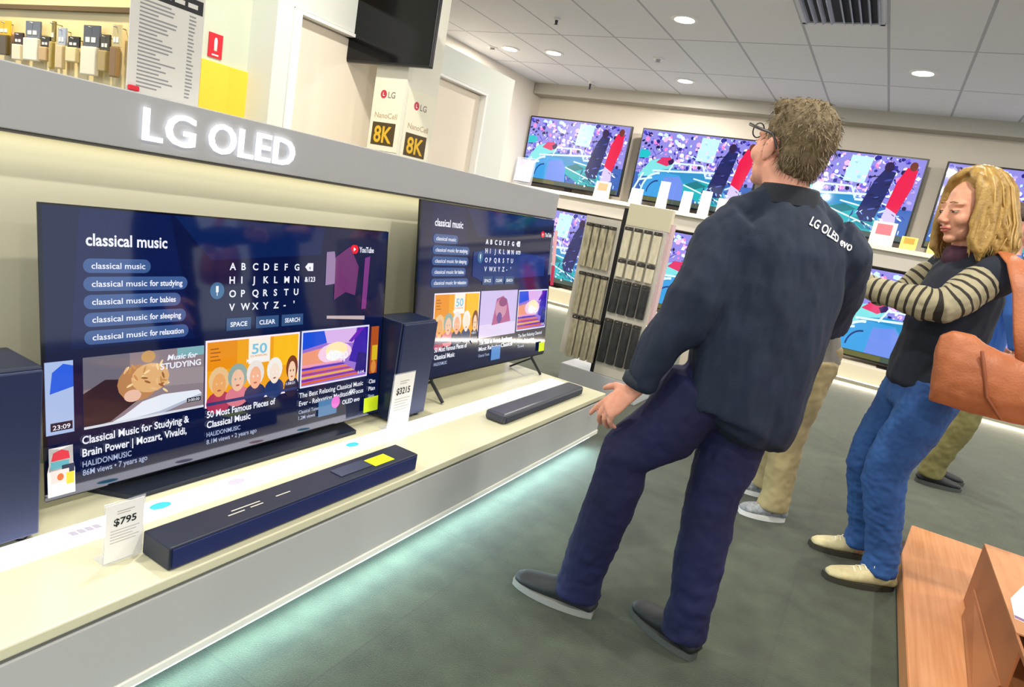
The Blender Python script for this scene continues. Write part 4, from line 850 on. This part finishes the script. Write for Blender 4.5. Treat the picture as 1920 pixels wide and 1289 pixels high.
# lettering across the upper back, laid on the cloth
tree = BVHTree.FromPolygons([v.co for v in jac.data.vertices], [tuple(p.vertices) for p in jac.data.polygons])
def on_jacket(p):
    d = V((-.25, 1, -.06)).normalized(); h = tree.ray_cast(p-d*.6, d)
    return (h[0]+h[1]*.0022) if h[0] is not None else p
bm = NB(); o0 = V((-.198, 1.86, 1.396)); xd = V((.90, .30, -.33)).normalized(); yd = V((.24, .05, .97)).normalized()
text(bm, 'LG OLED evo', o0, xd, yd, .025, 0, .140, True, fn=on_jacket)
mk('lettering', bm, [M('white_thread', 'eceef0', .6)], jac)
# trousers
bm = NB()
spine(bm, [((-.335, 1.985, .80), .150, .115), ((-.315, 1.99, .90), .150, .118), ((-.30, 1.995, .96), .140, .11)], R_m)
def leg(bm, a, b, c, rs, drop=.03):
    r0, r1, r2, r3 = rs
    loft(bm, [(a+V((0, 0, .04)), r0, r0*.97), (a*.55+b*.45, r0*.92, r0*.9), (b+V((0, 0, .04)), r1*1.05, r1*1.02), (b-V((0, 0, .05)), r1, r1), (b*.45+c*.55, r2, r2), (c+V((0, 0, .03)), r3, r3), (c-V((0, 0, drop)), r3*1.06, r3*1.06)], F_m, 18, .15)
leg(bm, hipL, knL, anL, (.115, .083, .080, .074), .055); leg(bm, hipR, knR, anR, (.112, .082, .078, .070), .06)
def fold_t(p, n): return .006*nz(p, 12, 12, 14, 3)+.005*nz(p, 22, 22, 30, 5)*max(0, min(1, (.45-p.z)*4))+.0025*nz(p, 50, 50, 40, 7)
trm = M('navy_trousers', '070f42', .8, bump=(500, .3, .002), noise_=(7, '060c36'))
fuse('trousers', bm, .0075, 5, .5, fold_t, [trm], parent=man)
blk = M('black_shoe', '24282c', .6, noise_=(60, '1a1d20')); sole = M('grey_sole', '8d8e88', .6); solek = M('dark_sole', '4a4d4a', .6)
shoe(man, (-.545, 1.930, 0), (-.850, 1.915, 0), blk, sole, .105, .095)
shoe(man, (-.205, 1.965, 0), (-.455, 2.085, 0), M('black_shoe_dark', '16181a', .6), solek, .105, .095)

# ---------------- the woman with the striped sleeves
F_w = V((-.90, -.43, 0)).normalized(); L_w = V((.43, -.90, 0)).normalized()
Hw = V((.205, 3.075, 1.592)); HFw = V((-.82, -.56, -.20)); UPw = V((-.05, 0, 1))
bm = NB()
head(bm, Hw, HFw, UPw, 1.08, (.245, 3.115, 1.43), .055)
spine(bm, [((.245, 3.12, .86), .15, .11), ((.235, 3.12, 1.0), .135, .10), ((.24, 3.12, 1.2), .14, .10), ((.245, 3.115, 1.34), .15, .085), ((.245, 3.115, 1.41), .09, .065)], L_w)
sL = V((.315, 2.985, 1.355)); eL = V((.205, 2.875, 1.212)); wL = V((-.055, 2.965, 1.235))
sR = V((.175, 3.245, 1.36)); eR = V((.055, 3.21, 1.20)); wR = V((-.13, 3.09, 1.26))
for a, b, c in ((sL, eL, wL), (sR, eR, wR)): loft(bm, [(a, .045), (b, .036), ((b+c)/2, .034), (c, .024)], F_w, 14, .5)
hand(bm, wL+V((-.03, .01, 0)), (-.95, .25, .1), (.2, -.5, .85), (.1, .8, .3), (.45, .5, .55, .6), .92)
hand(bm, wR+V((-.03, -.01, 0)), (-.95, -.2, .1), (-.1, .5, .85), (.1, -.8, .3), (.45, .5, .55, .6), .92)
hL = V((.285, 3.045, .87)); kL = V((.205, 3.05, .52)); aL = V((.290, 3.07, .12)); hR = V((.21, 3.20, .87)); kR = V((.135, 3.235, .51)); aR = V((.205, 3.30, .12))
for a, b, c in ((hL, kL, aL), (hR, kR, aR)): loft(bm, [(a, .075), (b, .05), ((b+c)/2, .045), (c, .033), (c-V((0, 0, .08)), .032)], F_w, 14, .5)
wom = fuse('person', bm, .005, 3, .5, None, [skin])
tag(wom, 'blonde woman in striped sleeves, dark vest and blue jeans, reaching behind the man', 'person')
face_bits(wom, Hw, HFw, UPw, 1.08, 'down', browm=M('brow_blonde', '8f6f4a', .7))
# blonde hair parted on top, hanging to the collar
F, L, U = frame(HFw, UPw); Q = lambda f, l, u: Hw+(F*f+L*l+U*u)*1.08
bm = NB(); rnd = random.Random(9); R3 = mat3(F, L, U)
ell(bm, Q(-.034, 0, .046), (.098, .086, .092), R3, 24); ell(bm, Q(-.066, 0, -.02), (.066, .082, .090), R3, 22)
bl = NB()
for k in range(330):
    az = rnd.uniform(-180, 180); q = 1 if az > 0 else -1; a1 = az if abs(az) > 58 else q*(58+rnd.uniform(0, 16)); ln = rnd.uniform(-.175, -.115); gr = rnd.uniform(.97, 1.12)
    pts = []; wv = rnd.uniform(-.03, .05); ph = rnd.uniform(0, 6); r_ = .0125 if k < 110 else rnd.uniform(.0028, .0055)
    for (e, t) in ((86, 0), (66, .3), (46, .65), (24, .95), (0, 1.0)):
        a = math.radians(az*(1-t)+a1*t); e = math.radians(e)
        pts.append((Q(-.020+.112*gr*math.cos(e)*math.cos(a), .094*gr*math.cos(e)*math.sin(a), .026+.114*gr*math.sin(e)), r_, r_*.7))
    for (u, g) in ((-.045, 1.10+.03*math.sin(ph)), (-.09, 1.14+wv), (-.13, 1.12+wv*1.5), (ln, 1.02+wv*2)):
        a = math.radians(a1+7*math.sin(ph+u*30)); pts.append((Q(-.020+.112*g*gr*math.cos(a), .094*g*gr*math.sin(a), min(u, -.02)), r_, r_*.7))
    pts[-1] = (pts[-1][0], r_*.4, r_*.3); loft(bm if k < 110 else bl, pts, L, 6, .3)
hb = M('blonde_hair', 'b5924e', .5, noise_=(45, '8a6a34', 0, (1, 1, .12)), bump=(90, .5, .006))
fuse('hair', bm, .0055, 2, .4, lambda p, n: .003*nz(p, 80, 80, 14, 2), [hb], parent=wom)
lk = mk('hair_locks', bl, [M('blonde_lock', 'd2b272', .5, noise_=(30, 'b08c4c'))], wom, True); lk['kind'] = 'stuff'
# striped top: the sleeves and collar
def striped(name, base, darkc, width):
    m = bpy.data.materials.new(name); m.use_nodes = True; nt = m.node_tree; b = nt.nodes['Principled BSDF']; b.inputs['Roughness'].default_value = .8
    at = nt.nodes.new('ShaderNodeAttribute'); at.attribute_name = 'along'
    mu = nt.nodes.new('ShaderNodeMath'); mu.operation = 'MULTIPLY'; mu.inputs[1].default_value = 1/width; fr = nt.nodes.new('ShaderNodeMath'); fr.operation = 'FRACT'
    gt = nt.nodes.new('ShaderNodeMath'); gt.operation = 'GREATER_THAN'; gt.inputs[1].default_value = .68
    mx = nt.nodes.new('ShaderNodeMix'); mx.data_type = 'RGBA'; mx.inputs[6].default_value = lin(base); mx.inputs[7].default_value = lin(darkc)
    nt.links.new(at.outputs['Fac'], mu.inputs[0]); nt.links.new(mu.outputs[0], fr.inputs[0]); nt.links.new(fr.outputs[0], gt.inputs[0]); nt.links.new(gt.outputs[0], mx.inputs['Factor']); nt.links.new(mx.outputs[2], b.inputs['Base Color'])
    return m
stm = striped('striped_knit', 'a39b7e', '2a2620', .034)
def sleeve(a, b, c, r0, r1, r2):
    bm = NB(); loft(bm, [(a+(b-a)*.10, r0*.95), (a+(b-a)*.18, r0*1.02), ((a+b)/2, r0*.98), (b+(a-b).normalized()*.06, r1*1.06), (b+(a-b).normalized()*.012+(c-b).normalized()*.012, r1*1.04), (b+(c-b).normalized()*.06, r1*1.0), ((b+c)/2, (r1+r2)/2), (c, r2)], F_w, 18, .15)
    o = fuse('sleeve', bm, .006, 5, .5, lambda p, n: .004*nz(p, 18, 18, 18, 2)+.003*nz(p, 45, 45, 45, 6), [stm], parent=wom)
    at = o.data.attributes.new('along', 'FLOAT', 'POINT'); l1 = (b-a).length; l2 = (c-b).length; d1 = (b-a)/l1; d2 = (c-b)/l2
    for i, v in enumerate(o.data.vertices):
        t1 = (v.co-a).dot(d1); t2 = (v.co-b).dot(d2)
        wgt = min(1, max(0, .5+(t2-(l1-t1))*8)) if True else 0
        at.data[i].value = 1+(1-wgt)*t1+wgt*(l1+t2)
    return o
sleeve(sL, eL, wL, .072, .066, .044); sleeve(sR, eR, wR, .066, .058, .042)
bm = NB()
spine(bm, [((.240, 3.12, .885), .170, .132), ((.245, 3.12, .98), .168, .138), ((.255, 3.122, 1.15), .168, .146), ((.262, 3.12, 1.27), .170, .138), ((.258, 3.118, 1.365), .158, .108), ((.250, 3.115, 1.425), .085, .076)], L_w)
for q_ in (sL, sR): ell(bm, q_+V((.022, 0, .008)), (.080, .074, .080))
vest = fuse('vest', bm, .0075, 5, .5, lambda p, n: .008*nz(p, 12, 12, 7, 2)+.004*nz(p, 30, 30, 16, 6), [M('vest_cloth', '1a2130', .85, bump=(300, .3, .003))], parent=wom)
bm = NB(); loft(bm, [((.225, 3.105, 1.415), .074, .068), ((.215, 3.10, 1.440), .066, .060)], L_w, 18, .5); mk('neck_scarf', bm, [M('plum_scarf', '4a2a3c', .85)], wom, True)
bm = NB()
spine(bm, [((.25, 3.12, .80), .150, .118), ((.245, 3.12, .90), .150, .12), ((.24, 3.12, .95), .14, .11)], L_w)
F_m2 = F_m; F_m = F_w
leg(bm, hL, kL, aL, (.108, .084, .074, .066), .055); leg(bm, hR, kR, aR, (.105, .080, .070, .062), .055)
F_m = F_m2
fuse('jeans', bm, .007, 4, .5, lambda p, n: .005*nz(p, 14, 14, 16, 3)+.006*nz(p, 30, 30, 45, 5)*max(0, min(1, (.75-p.z)*2))+.003*nz(p, 60, 60, 60, 8), [M('denim', '2c5a9a', .8, noise_=(10, '1f4580', 0, (1, 1, .6)), bump=(500, .3, .002))], parent=wom)
bg = M('beige_shoe', 'd9cfa2', .6, noise_=(50, 'cbbf90')); sb_ = M('brown_sole', '3c3a30', .6); lc = M('cream_lace', 'efe8cf', .7)
shoe(wom, (.362, 3.095, 0), (.100, 2.955, 0), bg, sb_, .098, .088, lc); shoe(wom, (.262, 3.335, 0), (.015, 3.235, 0), bg, sb_, .098, .088, lc)
# the bag is carried on her shoulder: a thing of its own
leath = M('tan_leather', 'b86c42', .5, noise_=(8, 'a05a34'), bump=(120, .4, .004)); leath2 = M('tan_leather_dark', '8a4a2a', .5)
bag = thing('shoulder_bag', 'large tan leather shoulder bag hanging at the blonde woman\'s side', 'bag', (.42, 2.87, .88))
bm = NB(); ax = V((.96, .10, .0)).normalized()
def bagrow(x, zt, zb, th): return (V((x, 2.815+.1*(x-.4), (zt+zb)/2)), (zt-zb)/2, th)
loft(bm, [bagrow(.228, 1.125, .90, .028), bagrow(.248, 1.150, .880, .046), bagrow(.29, 1.150, .872, .056), bagrow(.345, 1.125, .870, .064), bagrow(.42, 1.11, .868, .070), bagrow(.53, 1.11, .868, .066), bagrow(.60, 1.14, .872, .055), bagrow(.63, 1.15, .89, .03)], V((0, 0, 1)), 20, .2)
fuse('body', bm, .008, 3, .5, lambda p, n: .006*nz(p, 9, 9, 12, 2)+.003*nz(p, 26, 26, 26, 5), [leath], parent=bag)
bm = NB(); loft(bm, [((.53, 2.80, 1.09), .075, .012), ((.475, 2.81, 1.20), .060, .010), ((.42, 2.84, 1.33), .040, .008), ((.375, 2.895, 1.42), .032, .008), ((.345, 2.97, 1.450), .028, .007), ((.345, 3.05, 1.43), .028, .007)], V((1, 0, 0)), 12, .2); mk('strap', bm, [leath], bag, True)
bm = NB(); loft(bm, [((.345, 2.745, 1.10), .006, .006), ((.375, 2.745, 1.02), .007, .006), ((.40, 2.745, .95), .006, .006), ((.46, 2.752, .885), .005, .005)], V((1, 0, 0)), 8, .4); mk('seam', bm, [leath2], bag, True)

# ---------------- customer in khaki trousers, hidden behind the man
kh = M('khaki_cloth', 'b5a578', .8, noise_=(10, 'a2926a'), bump=(400, .3, .002))
def simple_person(label, pel, neck, hc, hf, kn, an, arms, top, trous, hairc, shoes, top_low):
    F = V(hf); F.z = 0; F.normalize(); Lx = V((0, 0, 1)).cross(F); pel = V(pel); neck = V(neck); global F_m
    bm = NB(); head(bm, hc, hf, V((0, 0, 1)), 1.0, neck, .055)
    spine(bm, [(pel, .14, .10), ((pel+neck)/2, .135, .10), (pel*.2+neck*.8, .15, .09), (neck, .08, .06)], Lx)
    for a, b, c in arms:
        a, b, c = V(a), V(b), V(c); loft(bm, [(a, .045), (b, .036), (c, .024)], F, 12, .5)
        d = (c-b).normalized(); n_ = Lx if (a-pel).dot(Lx) > 0 else -Lx
        hand(bm, c, d, n_, F, (.3, .35, .4, .45), .95)
    for sg in (1, -1):
        a = pel+Lx*.075*sg; b = V(kn[0 if sg > 0 else 1]); c = V(an[0 if sg > 0 else 1]); loft(bm, [(a, .07), (b, .05), (c, .034), (c-V((0, 0, .07)), .034)], F, 12, .5)
    p = fuse('person', bm, .006, 3, .5, None, [skinp]); tag(p, label, 'person')
    face_bits(p, hc, hf, V((0, 0, 1)), 1.0)
    F1, L1, U1 = frame(hf); R1 = mat3(F1, L1, U1); H = V(hc)
    bm = NB(); ell(bm, H-F1*.028+U1*.042, (.100, .084, .092), R1, 22); ell(bm, H-F1*.058-U1*.012, (.055, .070, .062), R1, 18); fuse('hair', bm, .006, 2, .5, lambda q, n: .005*nz(q, 50, 50, 30, 2), [M('hair_'+hairc, hairc, .7, bump=(120, .6, .005))], parent=p)
    bm = NB(); spine(bm, [(pel+V((0, 0, top_low)), .165, .125), ((pel+neck)/2, .165, .128), (pel*.22+neck*.78, .17, .11), (neck-V((0, 0, .01)), .085, .07)], Lx)
    for a, b, c in arms:
        a, b, c = V(a), V(b), V(c); loft(bm, [(a, .07), (b, .058), (c+(b-c).normalized()*.03, .045)], F, 14, .2)
    fuse('shirt', bm, .009, 4, .5, lambda q, n: .007*nz(q, 13, 13, 8, 2), [top], parent=p)
    bm = NB(); spine(bm, [(pel-V((0, 0, .05)), .145, .115), (pel+V((0, 0, .08)), .145, .115)], Lx); keep = F_m; F_m = F
    for sg in (1, -1): leg(bm, pel+Lx*.075*sg-V((0, 0, .02)), V(kn[0 if sg > 0 else 1]), V(an[0 if sg > 0 else 1]), (.10, .08, .075, .072), .05)
    F_m = keep
    fuse('trousers', bm, .008, 4, .5, lambda q, n: .006*nz(q, 14, 14, 14, 3)+.004*nz(q, 35, 35, 35, 5), [trous], parent=p)
    for (h, t, up, so, la) in shoes: shoe(p, h, t, up, so, .10, .09, la)
    return p
trn = M('grey_trainer', '6f747c', .6, noise_=(45, 'a8acb0')); wso = M('white_sole', 'e8e8e4', .5); wl = M('white_lace', 'efefef', .6)
simple_person('stooping person in khaki trousers and grey trainers behind the man', (-.20, 3.45, .83), (-.33, 3.42, 1.22), (-.42, 3.40, 1.31), (-.9, -.2, -.5), ((-.21, 3.37, .48), (-.26, 3.60, .48)), ((-.19, 3.38, .115), (-.27, 3.66, .115)),
    (((-.30, 3.27, 1.16), (-.36, 3.22, .94), (-.40, 3.26, .78)), ((-.30, 3.58, 1.16), (-.36, 3.62, .94), (-.40, 3.58, .78))), M('stone_top', '8e8a80', .8), kh, '5a4a3a',
    (((-.125, 3.41, 0), (-.335, 3.315, 0), trn, wso, wl), ((-.20, 3.69, 0), (-.42, 3.63, 0), trn, wso, wl)), -.02)
simple_person('dark-haired person in blue top and olive trousers, at the right edge behind the woman', (.62, 5.06, .95), (.60, 5.04, 1.56), (.605, 5.03, 1.735), (.95, -.2, -.05), ((.68, 5.12, .52), (.66, 4.97, .52)), ((.60, 5.15, .115), (.58, 5.00, .115)),
    (((.64, 5.24, 1.48), (.68, 5.26, 1.2), (.74, 5.22, .98)), ((.66, 4.86, 1.48), (.70, 4.83, 1.2), (.78, 4.86, .98))), M('blue_top', '2f62b4', .8), M('olive_cloth', '7a7446', .8, bump=(400, .3, .002)), '3a281e',
    (((.53, 5.17, 0), (.80, 5.24, 0), M('black_shoe', '24282c', .6), solek, None), ((.51, 4.98, 0), (.77, 5.06, 0), M('black_shoe', '24282c', .6), solek, None)), .0)
